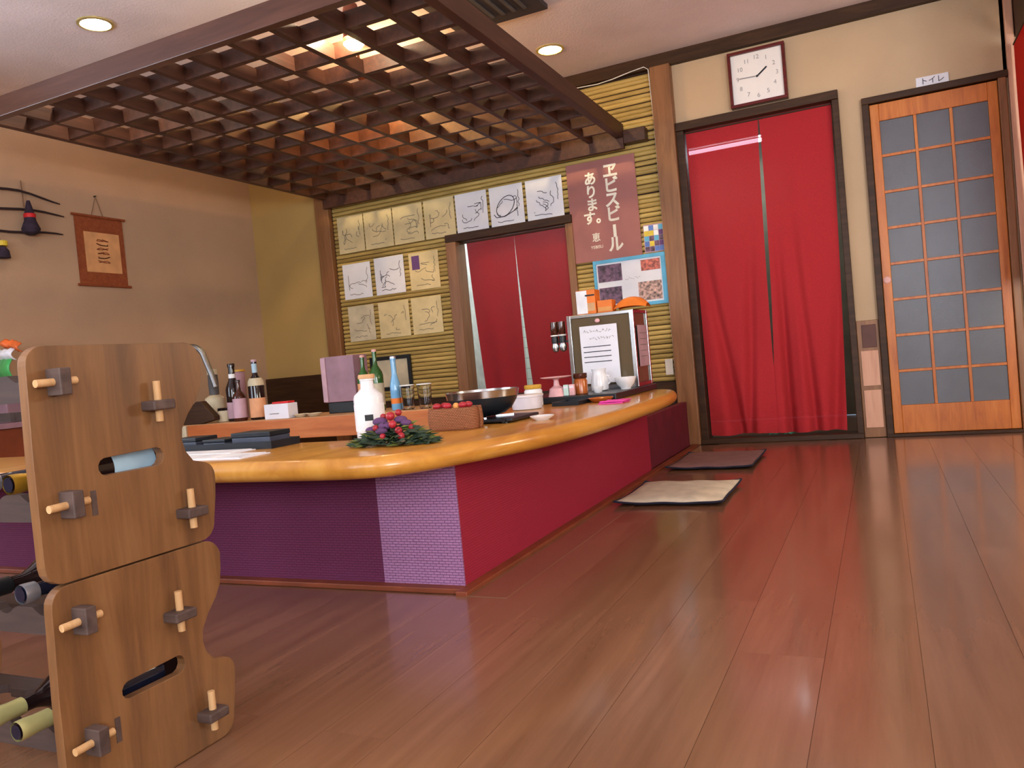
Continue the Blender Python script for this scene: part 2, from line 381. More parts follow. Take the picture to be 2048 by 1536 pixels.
def slat(w):
    b = MB(); n = 6; prof = [(.0145 * math.cos(math.pi * k / n), .010 * math.sin(math.pi * k / n)) for k in range(n + 1)]
    return b.prism([(z, -y) for z, y in prof], 0, w, 'x')
def slat_x(w):      # section in (y, z), run along x
    b = MB(); n = 6
    poly = [(-.011 * math.sin(math.pi * k / n), -.0148 * math.cos(math.pi * k / n)) for k in range(n + 1)]
    return b.prism(poly, 0, w, 'x')
prot = {}
def put_slat(x0, x1, z):
    key = round(x1 - x0, 3); loc = (x0, YB - .006, z); rot = (0, rng.uniform(-.0022, .0022), 0)
    if key not in prot:
        o = slat_x(key).build('bamboo_slat', 'bamboo', wall_bamboo, smooth=True); o.location = loc; o.rotation_euler = rot; prot[key] = o
    else: share(prot[key], loc, wall_bamboo, rot)
z = .462
while z < 2.575:
    if z > 1.71: put_slat(-4.045, -1.285, z)
    else: put_slat(-4.045, -2.985, z); put_slat(-1.945, -1.285, z)
    z += .0325 + rng.uniform(-.0012, .0012)
struct(box('trim_4', 'dark_wood', -4.06, -1.99, YB - .03, YB - .004, .02, .44))
struct(box('trim_5', 'dark_wood', -1.99, -1.28, YB - .03, YB - .004, .02, .44))
struct(box('trim_6', 'dark_wood', -4.92, -4.2, YB - .03, YB + .02, .0, .72))       # dark board in the yellow-lit bay
struct(box('trim_7', 'dark_wood', -4.92, .95, 5.415, YB + .03, 2.575, CEIL))         # crown beam
struct(box('trim_8', 'post_wood', -1.285, -1.15, 5.385, YB + .06, 0, 2.575, bevel=.006))     # tall post
struct(box('trim_9', 'post_wood', -4.19, -4.055, 5.40, YB + .06, 0, 2.575, bevel=.006))
struct(box('trim_10', 'post_wood', -2.985, -2.895, 5.405, YB + .1, 0, 1.635, bevel=.004))     # kitchen door jambs
struct(box('trim_11', 'post_wood', -2.0, -1.945, 5.42, YB + .1, 0, 1.635, bevel=.004))
struct(box('trim_12', 'dark_wood', -2.985, -1.945, 5.405, YB + .1, 1.635, 1.695, bevel=.004))
struct(box('trim_13', 'dark_wood', -1.15, -1.10, 5.42, YB + .1, .0, 2.12, bevel=.004))        # curtained door frame
struct(box('trim_14', 'dark_wood', -.172, -.133, 5.42, YB + .1, .0, 2.12, bevel=.004))
struct(box('trim_15', 'dark_wood', -1.15, -.133, 5.41, YB + .1, 2.12, 2.175, bevel=.004))
struct(box('trim_16', 'dark_wood', -1.15, -.133, 5.40, YB + .1, 0, .034, bevel=.004))          # sill
struct(box('trim_17', 'dark_wood', -.005, .035, 5.42, YB + .1, .0, 2.05, bevel=.004))         # glass door frame
struct(box('trim_18', 'post_wood', .715, .755, 5.42, YB + .1, .0, 2.05, bevel=.004))
struct(box('trim_19', 'dark_wood', -.005, .765, 5.42, YB + .1, 2.05, 2.09, bevel=.004))
struct(box('trim_20', 'dark_wood', -.005, .765, 5.41, YB + .1, 0, .018, bevel=.003))
struct(box('trim_21', 'panel_wood', .768, .812, 5.43, YB + .02, 0, CEIL - .09, bevel=.006))   # slim corner post
# low panelling between the two doors
wain = struct(box('trim_22', 'post_wood', -.133, -.005, 5.445, YB + .1, 0, .735, bevel=.003))
box('panel', 'panel_brown', -.104, -.022, 5.438, 5.447, .565, .708, wain, bevel=.002)
box('panel', 'panel_wood', -.118, -.018, 5.438, 5.447, .325, .545, wain, bevel=.002)
box('panel', 'panel_wood', -.118, -.018, 5.438, 5.447, .062, .298, wain, bevel=.002)
# left wall with a window ahead of the picture, front wall with two windows
wl = MB(); X0, X1 = -5.04, -4.92
wl.box(X0, X1, -2, -.4, 0, CEIL); wl.box(X0, X1, -.4, 2.0, 0, .7); wl.box(X0, X1, -.4, 2.0, 2.2, CEIL); wl.box(X0, X1, 2.0, YB + .1, 0, CEIL)
struct(wl.build('wall_left', 'plaster_left'))
wf = MB(); Y0, Y1 = -1.92, -1.8
for x0, x1, z0, z1 in ((-5, -2.5, 0, CEIL), (-2.5, -.1, 0, .7), (-2.5, -.1, 2.2, CEIL), (-.1, 1.3, 0, CEIL), (1.3, 3.1, 0, .7), (1.3, 3.1, 2.2, CEIL), (3.1, 3.6, 0, CEIL)):
    wf.box(x0, x1, Y0, Y1, z0, z1)
struct(wf.build('wall_front', 'plaster'))
struct(box('wall_right', 'plaster', 3.4, 3.52, -1.9, 5.6, 0, CEIL))
def window(n, x0, x1, y0, y1, along):
    w = struct(MB().box(x0, x1, y0, y1, .66, .70).box(x0, x1, y0, y1, 2.2, 2.24).build('window_%d' % n, 'post_wood'))
    for k in range(5):
        t = k / 4
        if along == 'x': a = x0 + (x1 - x0 - .04) * t; box('window_mullion', 'post_wood', a, a + .04, y0, y1, .70, 2.2, w)
        else: a = y0 + (y1 - y0 - .04) * t; box('window_mullion', 'post_wood', x0, x1, a, a + .04, .70, 2.2, w)
window(1, -2.52, -.08, -1.88, -1.82, 'x'); window(2, 1.28, 3.12, -1.88, -1.82, 'x'); window(3, -5.0, -4.94, -.42, 2.02, 'y')
# partition with an opening on the right
struct(MB().box(.815, .93, 4.2, YB, 2.27, CEIL).box(.815, .93, 4.1, 4.2, 0, CEIL).build('wall_partition', 'dark_wood'))
struct(box('wall_back_right', 'plaster', .95, 3.5, YB, YB + .12, 0, CEIL))
# rooms behind the two curtains
struct(MB().box(-3.4, -1.75, 7.0, 7.08, 0, 2.6).build('wall_kitchen_back', 'kitchen_tile'))
struct(MB().box(-1.75, .95, 7.0, 7.08, 0, 2.6).box(-1.78, -1.72, 5.6, 7.0, 0, 2.6).build('wall_corridor', 'corridor_paint'))
struct(MB().box(-3.48, -3.4, 5.6, 7.08, 0, 2.6).box(.9, .98, 5.6, 7.08, 0, 2.6).box(-.06, 0, 5.6, 7.0, 0, 2.6).build('wall_kitchen_side', 'kitchen_white'))
struct(box('ceiling_kitchen', 'kitchen_white', -3.48, .98, 5.58, 7.08, 2.6, 2.66))

# ------------------------------------------------------------------ lattice door with frosted panes
door = struct(MB().box(.037, .088, 5.445, 5.480, .02, 2.045).build('door_1', 'door_wood', bevel=.003))
box('stile', 'door_wood', .662, .713, 5.445, 5.480, .02, 2.045, door, bevel=.003)
box('rail', 'door_wood', .088, .662, 5.446, 5.479, 1.940, 2.045, door, bevel=.003)
box('rail', 'door_wood', .088, .662, 5.446, 5.479, .02, .192, door, bevel=.003)
cols = [(.088, .2715), (.2885, .4625), (.4795, .662)]
for x0, x1 in ((.2715, .2885), (.4625, .4795)): box('muntin', 'door_wood', x0, x1, 5.447, 5.474, .192, 1.940, door, bevel=.002)
ph = (1.940 - .192 - 7 * .017) / 8
for r in range(8):
    z0 = .192 + r * (ph + .017)
    if r: box('muntin', 'door_wood', .088, .662, 5.450, 5.472, z0 - .017, z0, door, bevel=.002)
    for x0, x1 in cols: box('pane', 'frosted_glass', x0 + .0005, x1 - .0005, 5.460, 5.465, z0 + .0005, z0 + ph - .0005, door)
MB().lathe([(.018, 0), (.022, .003), (.014, .005)], (.063, 5.4405, .97), 16, 'y').build('door_handle', 'pink_cap', door)
lab = tag(box('name_plate', 'white_card', .300, .474, 5.452, 5.459, 2.094, 2.152, bevel=.002), 'small white name plate with three dark characters above the lattice glass door', 'sign')
text('lettering', 'トイレ', 'ink', lab, (.387, 5.4512, 2.122), .044)

# ------------------------------------------------------------------ curtains
def noren(name, label, xl, xr, zt, zb, y, panels, fold, seed, rod=True, m='red_cloth', plane='y', gap=0, creases=None):
    t = thing(name, label, 'curtain', ((xl + xr) / 2, y, zb))
    r = random.Random(seed)
    for (fa, fb, ba, bb) in panels:      # top left, top right, bottom left, bottom right as x
        ph = r.uniform(0, 6); k1 = r.uniform(.8, 1.1); k2 = r.uniform(1.7, 2.2); side = panels.index((fa, fb, ba, bb))
        def fn(u, v):
            w = v ** 1.3
            x = fa + (fb - fa) * u; xb = ba + (bb - ba) * u; xx = x + (xb - x) * w
            xx += (gap * math.sin(math.pi * min(1, v / .80)) ** .6 if v < .80 else 0) * ((u if side == 0 else 1 - u) ** 3) * (-1 if side == 0 else 1)
            dy = fold * w * (math.sin(u * 6.283 * k1 + ph - v * 2.6) * .7 + .5 * math.sin(u * 6.283 * k2 + ph * 2 - v * 3.0)) 
            for (u0, v0, u1, A, sg) in creases[side] if creases else ():
                if v > v0:
                    q = (v - v0) / (1 - v0); uc = u0 + (u1 - u0) * q
                    dy += A * q ** .8 * math.exp(-((u - uc) / sg) ** 2)
            zz = zt - (zt - zb) * v + .004 * math.sin(u * 7 + ph) * v
            return (xx, y + dy, zz) if plane == 'y' else (y + dy, xx, zz)
        MB().grid(fn, 64, 60).build('curtain_panel', m, t, smooth=True)
    if rod:
        if plane == 'y': MB().tube([(xl - .03, y, zt - .008), (xr + .03, y, zt - .008)], .006).build('rod', 'dark_wood', t, smooth=True)
        else: MB().tube([(y, xl, zt - .008), (y, xr, zt - .008)], .006).build('rod', 'dark_wood', t, smooth=True)
    return t
noren('door_curtain', 'tall red two-panel curtain filling the doorway under the square clock', -1.095, -.178, 2.118, .05, 5.475,
      [(-1.095, -.622, -1.090, -.655), (-.618, -.178, -.662, -.232)], .016, 11, gap=.012,
      creases=[[(.06, .30, .46, .075, .075), (.80, .35, .60, .06, .07), (.30, .1, .25, -.03, .12)], [(.12, .35, .22, .07, .06), (.35, .30, .58, .06, .07), (1.0, .45, .84, .05, .08), (.5, .1, .42, -.03, .12)]])
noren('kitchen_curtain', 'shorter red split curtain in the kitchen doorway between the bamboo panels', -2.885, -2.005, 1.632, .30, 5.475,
      [(-2.835, -2.43, -2.77, -2.435), (-2.43, -2.008, -2.375, -2.03)], .014, 5, m='deep_red_cloth')  # same cloth as the tall curtain, lattice shade put into its red
noren('side_curtain', 'bright red curtain in the opening at the right edge of the room', 4.25, 5.395, 2.22, .9, .80, [(4.25, 4.80, 4.27, 4.79), (4.82, 5.395, 4.83, 5.40)], .012, 9, m='banner_red', plane='x')

# ------------------------------------------------------------------ overhead lattice
lat = thing('hanging_lattice', 'dark brown wooden lattice canopy hanging from the ceiling over the counter', 'lattice', (-2.785, 4.0, 2.14))
LX0, LX1, LY0, LY1, LZ = -4.07, -1.5, 2.62, 5.40, 2.14
box('frame_beam', 'beam_wood', LX0, LX1, LY0, LY0 + .045, LZ, LZ + .10, lat, bevel=.003)
box('frame_beam', 'lattice_wood', LX0, LX1, LY1 - .04, LY1, LZ - .07, LZ + .10, lat, bevel=.003)
box('frame_beam', 'lattice_wood', LX0, LX0 + .04, LY0 + .046, LY1 - .041, LZ, LZ + .09, lat, bevel=.003)
box('frame_beam', 'lattice_wood', LX1 - .05, LX1, LY0 + .046, LY1 - .041, LZ, LZ + .10, lat, bevel=.003)
P = .2336
ob = None
for k in range(1, 11):
    x = LX1 - P * k
    if ob is None: ob = MB().box(-.015, .015, LY0 + .046, LY1 - .041, 0, .068).build('lattice_bar', 'lattice_wood', lat); ob.location = (x, 0, LZ + .004)
    else: share(ob, (x, 0, LZ + .004), lat)
ob = None
for k in range(1, 12):
    y = LY0 + .01 + .2315 * k
    if ob is None: ob = MB().box(LX0 + .041, LX1 - .051, -.015, .015, 0, .074).build('lattice_bar', 'lattice_wood', lat); ob.location = (0, y, LZ + .006)
    else: share(ob, (0, y, LZ + .006), lat)
box('wall_bracket', 'lattice_wood', LX1 + .002, -1.345, 5.36, 5.45, 2.10, 2.19, lat, bevel=.004)

# ------------------------------------------------------------------ ceiling lights
def downlight(x, y, label, r, watt, m, col):
    t = thing('downlight', label, 'ceiling light', (x, y, CEIL), 'recessed ceiling downlights')
    MB().lathe([(r + .016, -.001), (r + .016, -.007), (r, -.010), (r - .004, -.001)], (x, y, CEIL), 28, cap=False).build('trim_ring', 'reflector', t, smooth=True)
    MB().lathe([(r - .004, -.0015), (r * .96, -.006)], (x, y, CEIL), 28).build('lens', m, t, smooth=True)
    l = bpy.data.lights.new('downlight_lamp', 'SPOT'); l.energy = watt; l.color = col; l.spot_size = math.radians(125); l.spot_blend = .7; l.shadow_soft_size = .05
    o = bpy.data.objects.new('downlight_lamp', l); C.objects.link(o); o.location = (x, y, CEIL - .02); o.parent = t
    o.matrix_parent_inverse = Matrix.Translation((-x, -y, -CEIL))
WARM = (1.0, .74, .34)
downlight(-3.63, 3.0, 'round white ceiling light above the front beam at the upper left', .075, 26, 'lamp_cool', (1, .82, .58))
downlight(-1.79, 4.87, 'yellow glowing downlight in the ceiling near the bamboo wall', .075, 26, 'lamp_warm', WARM)
downlight(-3.58, 4.88, 'small bright ceiling light seen through the middle of the lattice', .06, 20, 'lamp_cool', WARM)
t = thing('spot_lamp', 'bright warm spotlight hanging just above the lattice near its front', 'spotlight', (-2.036, 3.02, 2.12))
MB().lathe([(.046, .02), (.046, .05), (.040, .13), (.03, .17), (.012, .175)], (-2.036, 3.02, 2.162), 20).build('lamp_body', 'cabinet_red', t, smooth=True)
MB().lathe([(.0, -.028), (.03, -.020), (.047, .0), (.045, .003)], (-2.036, 3.02, 2.16), 20, cap=False).build('bulb', 'lamp_warm', t, smooth=True)
MB().tube([(-2.036, 3.02, 2.33), (-2.036, 3.02, CEIL + .001)], .008).build('stem', 'cabinet_red', t)
l = bpy.data.lights.new('spot_lamp_light', 'POINT'); l.energy = 14; l.color = (1, .78, .5); l.shadow_soft_size = .04
o = bpy.data.objects.new('spot_lamp_light', l); C.objects.link(o); o.location = (-2.10, 3.03, 2.26); adopt(o, t)
for x, y, lb in ((1.25, 3.25, 'round white paper lantern over the dining floor to the right'), (-1.6, -.7, 'round white paper lantern over the dining floor behind the viewer')):  # lanterns added out of view as fill to brighten ceiling and room
    t = thing('paper_lantern', lb, 'lantern', (x, y, 1.06), 'paper lanterns behind the viewer')
    MB().sphere((x, y, 1.25), .19, 20, 14).build('shade', 'lantern_paper' if x > 0 else 'lantern_dim', t, smooth=True)
    MB().tube([(x, y, 1.43), (x, y, CEIL + .001)], .005).build('cord', 'black', t)
t = thing('spot_lamp', 'second warm spotlight above the middle of the lattice, aimed at the bamboo wall', 'spotlight', (-2.62, 4.0, 2.40))
MB().tube([(-2.62, 3.90, 2.45), (-2.62, 3.99, 2.42)], [.035, .05], 18).build('lamp_body', 'cabinet_red', t, smooth=True)
MB().sphere((-2.62, 3.998, 2.418), .04, 14, 8).build('bulb', 'lamp_warm', t, smooth=True)
MB().tube([(-2.62, 3.92, 2.46), (-2.62, 3.92, CEIL + .001)], .008).build('stem', 'cabinet_red', t)
l = bpy.data.lights.new('spot_lamp_light', 'POINT'); l.energy = 18; l.color = (1, .55, .2); l.shadow_soft_size = .04
o = bpy.data.objects.new('spot_lamp_light', l); C.objects.link(o); o.location = (-2.62, 4.06, 2.40); adopt(o, t)
# dark ceiling unit
t = thing('ceiling_vent', 'dark grey rectangular vent unit flush on the ceiling at the top edge', 'vent', (-1.84, 3.78, 2.63))
box('vent_housing', 'grey_panel', -2.12, -1.556, 3.3, 4.26, 2.632, CEIL + .001, t, bevel=.004)
for k in range(7): box('louvre', 'grey_metal', -2.06 + .066 * k, -2.04 + .066 * k, 3.4, 4.16, 2.624, 2.633, t)
# kitchen tube lights
def tube_lamp(x0, x1, y, z, label, watt):
    t = thing('tube_lamp', label, 'ceiling light', ((x0 + x1) / 2, y, z))
    box('housing', 'white_paint', x0 - .03, x1 + .03, y - .03, y + .03, z + .03, 2.601, t)
    MB().tube([(x0, y, z), (x1, y, z)], .016).build('tube', 'tube_white', t, smooth=True)
    for x in (x0 + .004, x1 - .004): box('socket', 'white_paint', x - .006, x + .006, y - .02, y + .02, z - .018, z + .032, t)
    a = area('tube_light', ((x0 + x1) / 2, y, z - .03), ((x0 + x1) / 2, y, 0), x1 - x0, .05, watt, (.86, .95, 1.0))
tube_lamp(-1.58, -.72, 6.6, 2.24, 'fluorescent tube glowing through the gap of the tall red curtain', 6)
tube_lamp(-3.1, -2.2, 6.3, 2.3, 'fluorescent tube of the tiled kitchen behind the short red curtain', 16)

# ================================================================== BAR COUNTER
ct = thing('bar_counter', 'low L-shaped bar counter with thick rounded honey-coloured wooden top and purple and crimson sides', 'counter', (-1.6, 2.6, 0))
box('front_panel', 'purple_paper', -3.7, -1.492, 2.10, 2.14, 0, .393, ct)
box('front_panel', 'lavender_paper', -1.492, -1.2, 2.098, 2.104, 0, .393, ct)  # same front fabric, daylight on this part put into the lighter colour
box('side_panel', 'crimson_paper', -1.24, -1.2, 2.1045, 4.29, 0, .393, ct)
box('inner_panel', 'dark_wood', -1.66, -1.62, 2.28, 4.25, 0, .393, ct)
box('inner_panel', 'dark_wood', -3.7, -1.62, 2.24, 2.279, 0, .393, ct)
box('end_panel', 'dark_crimson', -1.66, -1.241, 4.251, 4.29, 0, .393, ct)
def catmull(p, n=6):
    out = []
    for i in range(1, len(p) - 2):
        for k in range(n):
            t = k / n; a, b_, c, d = (Vector(q) for q in p[i - 1:i + 3])
            out.append(.5 * ((2 * b_) + (-a + c) * t + (2 * a - 5 * b_ + 4 * c - d) * t * t + (-a + 3 * b_ - 3 * c + d) * t ** 3))
    return out
key = [(-2.798, 1.765), (-2.099, 1.761), (-1.662, 1.758), (-1.405, 1.759), (-1.268, 1.788), (-1.167, 1.880), (-1.106, 2.011), (-1.045, 2.147), (-0.975, 2.370), (-0.929, 2.728), (-0.918, 3.148),  # outline from image pixels, then scaled about the camera with everything on it
       (-0.923, 3.542), (-0.943, 3.892), (-0.997, 4.154), (-1.119, 4.294), (-1.312, 4.338), (-1.487, 4.338)]
outl = [Vector((-3.760, 1.766))] + catmull(key) + [Vector((-1.679, 4.338)), Vector((-1.679, 2.300)), Vector((-3.760, 2.300))]
N = len(outl); R = .0315; zc = .4255; b = MB(); rings = 12; vs = []
nor = []
for i in range(N):
    e0 = (outl[i] - outl[i - 1]).normalized(); e1 = (outl[(i + 1) % N] - outl[i]).normalized()
    n0 = Vector((-e0.y, e0.x)); n1 = Vector((-e1.y, e1.x)); m_ = (n0 + n1)
    nor.append(m_ / max(.35, m_.dot(n0)))
for k in range(rings + 1):
    a = -math.pi / 2 + math.pi * k / rings; ins = R * (1 - math.cos(a)) ; zz = zc + R * math.sin(a)
    for i in range(N):
        q = outl[i] + nor[i] * ins; vs.append((q.x, q.y, zz))
fs = [tuple(range(N))[::-1], tuple(rings * N + i for i in range(N))]
for k in range(rings):
    for i in range(N): fs.append((k * N + i, k * N + (i + 1) % N, (k + 1) * N + (i + 1) % N, (k + 1) * N + i))
b.add(vs, fs).build('counter_top', 'counter_wood', ct, smooth=True)
ZT = zc + R     # top of the counter = .457
tag(box('low_partition', 'dark_crimson', -1.265, -1.222, 4.292, 5.38, 0, .30, bevel=.004), 'dark red low panel between the counter end and the wall post', 'panel')
# ledge with cabinet
led = tag(box('serving_ledge', 'iron', -1.653, -1.137, 3.568, 4.320, ZT + .001, .489, bevel=.005), 'dark flat tray board under the glass cabinet on the counter', 'tray')
ZL = .490
cab = thing('glass_cabinet', 'metal-framed glass counter cabinet with a white notice taped to its door', 'cabinet', (-1.338, 4.163, ZL))
x0, x1, y0, y1, z0, z1 = -1.523, -1.153, 4.023, 4.303, ZL, .895
for x in (x0, x1 - .022):
    for y in (y0, y1 - .022): box('corner_post', 'steel', x, x + .022, y, y + .022, z0, z1, cab, bevel=.002)
box('top_panel', 'steel', x0 + .001, x1 - .001, y0 + .001, y1 - .001, z1 - .018, z1 - .0005, cab, bevel=.002)
box('bottom_panel', 'steel', x0 + .001, x1 - .001, y0 + .001, y1 - .001, z0, z0 + .02, cab)
box('back_panel', 'dull_steel', x0 + .022, x1 - .022, y1 - .012, y1 - .004, z0 + .02, z1 - .018, cab)
box('door_pane', 'dark_glass', x0 + .023, x1 - .023, y0 + .006, y0 + .010, z0 + .021, z1 - .019, cab)
box('side_pane', 'dark_glass', x0 + .008, x0 + .012, y0 + .023, y1 - .023, z0 + .021, z1 - .019, cab)
box('side_pane', 'dark_glass', x1 - .012, x1 - .008, y0 + .023, y1 - .023, z0 + .021, z1 - .019, cab)
box('shelf', 'dull_steel', x0 + .02, x1 - .02, y0 + .03, y1 - .02, .689, .694, cab)
no = tag(box('notice', 'white_card', -1.453, -1.245, 4.0195, 4.0215, .523, .831, bevel=.0006), 'white printed notice sheet taped to the glass cabinet front', 'notice')
rh = random.Random(8)
for zz, xa, xb in ((.802, -1.43, -1.275), (.762, -1.40, -1.26)):
    strokes('faint_heading', [[(xa + (xb - xa) * (k + .35 * j) / 9, zz + rh.uniform(-.009, .009)) for j in range(3)] for k in range(9)], 'pale_ink', no, 4.0190, .0022)
for k in range(4): box('printed_line', 'ink', -1.439, -1.286, 4.0187, 4.0194, .717 - .027 * k, .7215 - .027 * k, no)
sn = tag(box('side_notice', 'mauve_light', -1.152, -1.1512, 4.075, 4.268, .593, .812), 'pinkish sheet stuck on the right side of the glass cabinet', 'notice')
for k in range(5): box('printed_line', 'pale_ink', -1.1511, -1.1505, 4.110, 4.233, .768 - .031 * k, .7715 - .031 * k, sn)
tag(MB().sphere((-1.347, 4.015, .855), .011, 10, 6, (1.3, .5, 1)).build('clip', 'pink', smooth=True), 'small pink magnet above the white notice', 'magnet')
# on the cabinet
def carton(name, label, m, m2, x0, x1, y0, y1, z0, z1, grp=None):
    t = thing(name, label, 'box', ((x0 + x1) / 2, (y0 + y1) / 2, z0), grp)
    box('carton_body', m, x0, x1, y0, y1, z0, z1, t, bevel=.002)
    box('printed_band', m2, x0 + .004, x1 - .004, y0 - .001, y0 + .0005, z0 + (z1 - z0) * .12, z0 + (z1 - z0) * .45, t)
    return t
c1 = carton('product_box', 'tall orange carton with a white side standing on the glass cabinet', 'orange_box', 'cork', -1.465, -1.360, 4.049, 4.136, .896, 1.025)
box('side_label', 'label_white', -1.4655, -1.405, 4.0470, 4.0482, .90, 1.022, c1)
box('stripe', 'black', -1.415, -1.362, 4.0470, 4.0484, .991, .999, c1)
carton('product_box', 'small plain orange carton beside the tall one on the glass cabinet', 'orange_box', 'orange_pale', -1.355, -1.272, 4.058, 4.128, .896, .961)
t = thing('snack_bag', 'long orange packet lying at the right end of the glass cabinet top', 'bag', (-1.189, 4.110, .896))
MB().grid(lambda u, v: (-1.266 + .175 * u, 4.058 + .105 * v, .8975 + .068 * (math.sin(math.pi * min(max(u, .02), .98)) ** .35) * (math.sin(math.pi * min(max(v, .02), .98)) ** .5)), 14, 10).build('bag_front', 'orange_box', t, smooth=True)
MB().grid(lambda u, v: (-1.266 + .175 * u, 4.058 + .105 * v, .8965), 2, 2).build('bag_back', 'orange_pale', t)
# spirit dispensers on the cabinet side
for k, (x, y, lb) in enumerate(((-1.605, 4.040, 'upside-down brown bottle in a wall dispenser, farther from the glass cabinet'), (-1.561, 4.040, 'upside-down brown bottle in a wall dispenser, right against the glass cabinet'))):
    t = thing('bottle_dispenser', lb, 'dispenser', (x, y, .70), 'dispensers beside the cabinet')
    MB().lathe([(.020, .15), (.021, .10), (.019, .085), (.011, .075)], (x, y, .722), 16).build('bottle', 'bottle_brown', t, smooth=True)
    MB().lathe([(.023, .073), (.023, .080)], (x, y, .722), 16).build('collar', 'white_paint', t)
    MB().lathe([(.018, .072), (.020, .05), (.019, .035)], (x, y, .722), 16).build('valve', 'black', t, smooth=True)
    MB().lathe([(.017, .034), (.021, .015), (.016, -.008), (.006, -.014)], (x, y, .722), 16).build('measure_cup', 'steel', t, smooth=True)
    box('arm', 'black', x, x0 + .001 if k else x + .03, y - .004, y + .004, .757, .767, t)

# ================================================================== things on the counter
SIZE = .875  # sizes shrunk along with the counter, which was scaled about the camera
def lathe_thing(name, label, cat, x, y, z, parts, n=24, group=None):
    t = thing(name, label, cat, (x, y, z), group)
    for pn, pm, prof in parts: MB().lathe([(r_ * SIZE, h_ * SIZE) for r_, h_ in prof], (x, y, z), n).build(pn, pm, t, smooth=True)
    return t
lathe_thing('ceramic_bottle', 'stout white ceramic bottle with a cork stopper on the counter', 'bottle', -1.586, 2.236, ZT,
            [('body', 'white_glaze', [(.05, 0), (.056, .004), (.0575, .08), (.058, .165), (.054, .178), (.038, .192), (.027, .203), (.026, .215), (.0255, .232), (.029, .234), (.029, .240)]),
             ('cork', 'cork', [(.032, .2405), (.033, .248), (.031, .257)]), ('label', 'label_white', [(.0582, .04), (.0585, .042), (.0588, .14), (.0584, .142)])])
o = bpy.data.objects['ceramic_bottle']
MB().obox((-1.5595, 2.1925, ZT + .080), (.85, .52, 0), (-.52, .85, 0), (0, 0, 1), .014, .0008, .010).build('printed_mark', 'black', o)
# dried flower arrangement
fl = thing('flower_arrangement', 'spray of dark green leaves, red berries and purple dried flowers lying on the counter', 'flowers', (-1.385, 2.085, ZT))
rg = random.Random(5); lv = MB(); lv2 = MB()
for k in range(320):
    a = rg.uniform(0, 6.283); rr = .155 * math.sqrt(rg.uniform(.01, 1)); cx, cy = -1.388 + math.cos(a) * rr * 1.05, 2.075 + math.sin(a) * rr * .55
    zz = ZT + .005 + max(0, .085 - rr * .55) * rg.uniform(.1, 1)
    L = rg.uniform(.018, .034); a2 = a + rg.uniform(-.6, .6)
    d = Vector((math.cos(a2), math.sin(a2), rg.uniform(-.15, .35))).normalized(); s_ = d.cross(Vector((rg.uniform(-.5, .5), rg.uniform(-.8, .2), 1))).normalized()
    c0 = Vector((cx, cy, zz)); p = [c0 - d * L, c0 + s_ * L * .42, c0 + d * L, c0 - s_ * L * .42, c0 + Vector((0, 0, .005))]
    for q in p: q.z = max(q.z, ZT + .002)
    (lv2 if k % 5 == 0 else lv).add(p, [(0, 1, 4), (1, 2, 4), (2, 3, 4), (3, 0, 4)])
tag(lv.build('foliage', 'leaf', fl), kind='stuff'); tag(lv2.build('foliage', 'leaf_light', fl), kind='stuff')
for x, y, z, r in ((-1.400, 2.080, .088, .014), (-1.377, 2.054, .064, .013), (-1.351, 2.045, .045, .012), (-1.338, 2.036, .028, .012), (-1.444, 2.106, .086, .010), (-1.399, 2.028, .030, .010), (-1.329, 2.085, .050, .010), (-1.434, 2.045, .056, .010), (-1.386, 2.106, .096, .011)):
    MB().sphere((x, y, ZT + z), r, 12, 8).build('berry', 'berry', fl, smooth=True)
for x, y, z, r in ((-1.443, 2.085, .072, .020), (-1.405, 2.054, .060, .018), (-1.469, 2.071, .048, .016), (-1.373, 2.095, .074, .018), (-1.408, 2.036, .046, .016), (-1.347, 2.085, .064, .015)):
    MB().sphere((x, y, ZT + z), r, 10, 7, (1.3, 1, .7)).build('flower_head', 'purple_flower', fl, smooth=True)
# wicker basket with flowers
bk = thing('wicker_basket', 'small oblong wicker basket topped with red flowers beside the wok', 'basket', (-1.390, 2.475, ZT))
def bask(u, v):
    a = u * 6.283; w = .080 + .004 * math.sin(3.1 * v)
    cx = math.copysign(abs(math.cos(a)) ** .5, math.cos(a)); sy = math.copysign(abs(math.sin(a)) ** .5, math.sin(a))
    return (-1.390 + cx * (w + .012), 2.475 + sy * w * .6, ZT + .001 + .078 * v)
MB().grid(bask, 40, 8).build('basket_wall', 'wicker', bk, smooth=True, thick=.006)
MB().lathe([(.040, 0), (.046, .004)], (-1.390, 2.475, ZT), 20).build('basket_bottom', 'wicker', bk)
MB().grid(lambda u, v: (-1.390 + (u - .5) * .17, 2.475 + (v - .5) * .085, ZT + .072 + .014 * math.sin(3.14 * u) * math.sin(3.14 * v)), 10, 8).build('filling', 'wicker', bk, smooth=True)
for x, y in ((-1.447, 2.449), (-1.425, 2.466), (-1.399, 2.440), (-1.342, 2.449), (-1.329, 2.466)):
    MB().sphere((x, y, ZT + .088), .014, 10, 7, (1.2, 1, .8)).build('red_flower', 'berry', bk, smooth=True)
MB().sphere((-1.369, 2.449, ZT + .085), .012, 10, 7).build('pale_flower', 'orange_pale', bk, smooth=True)
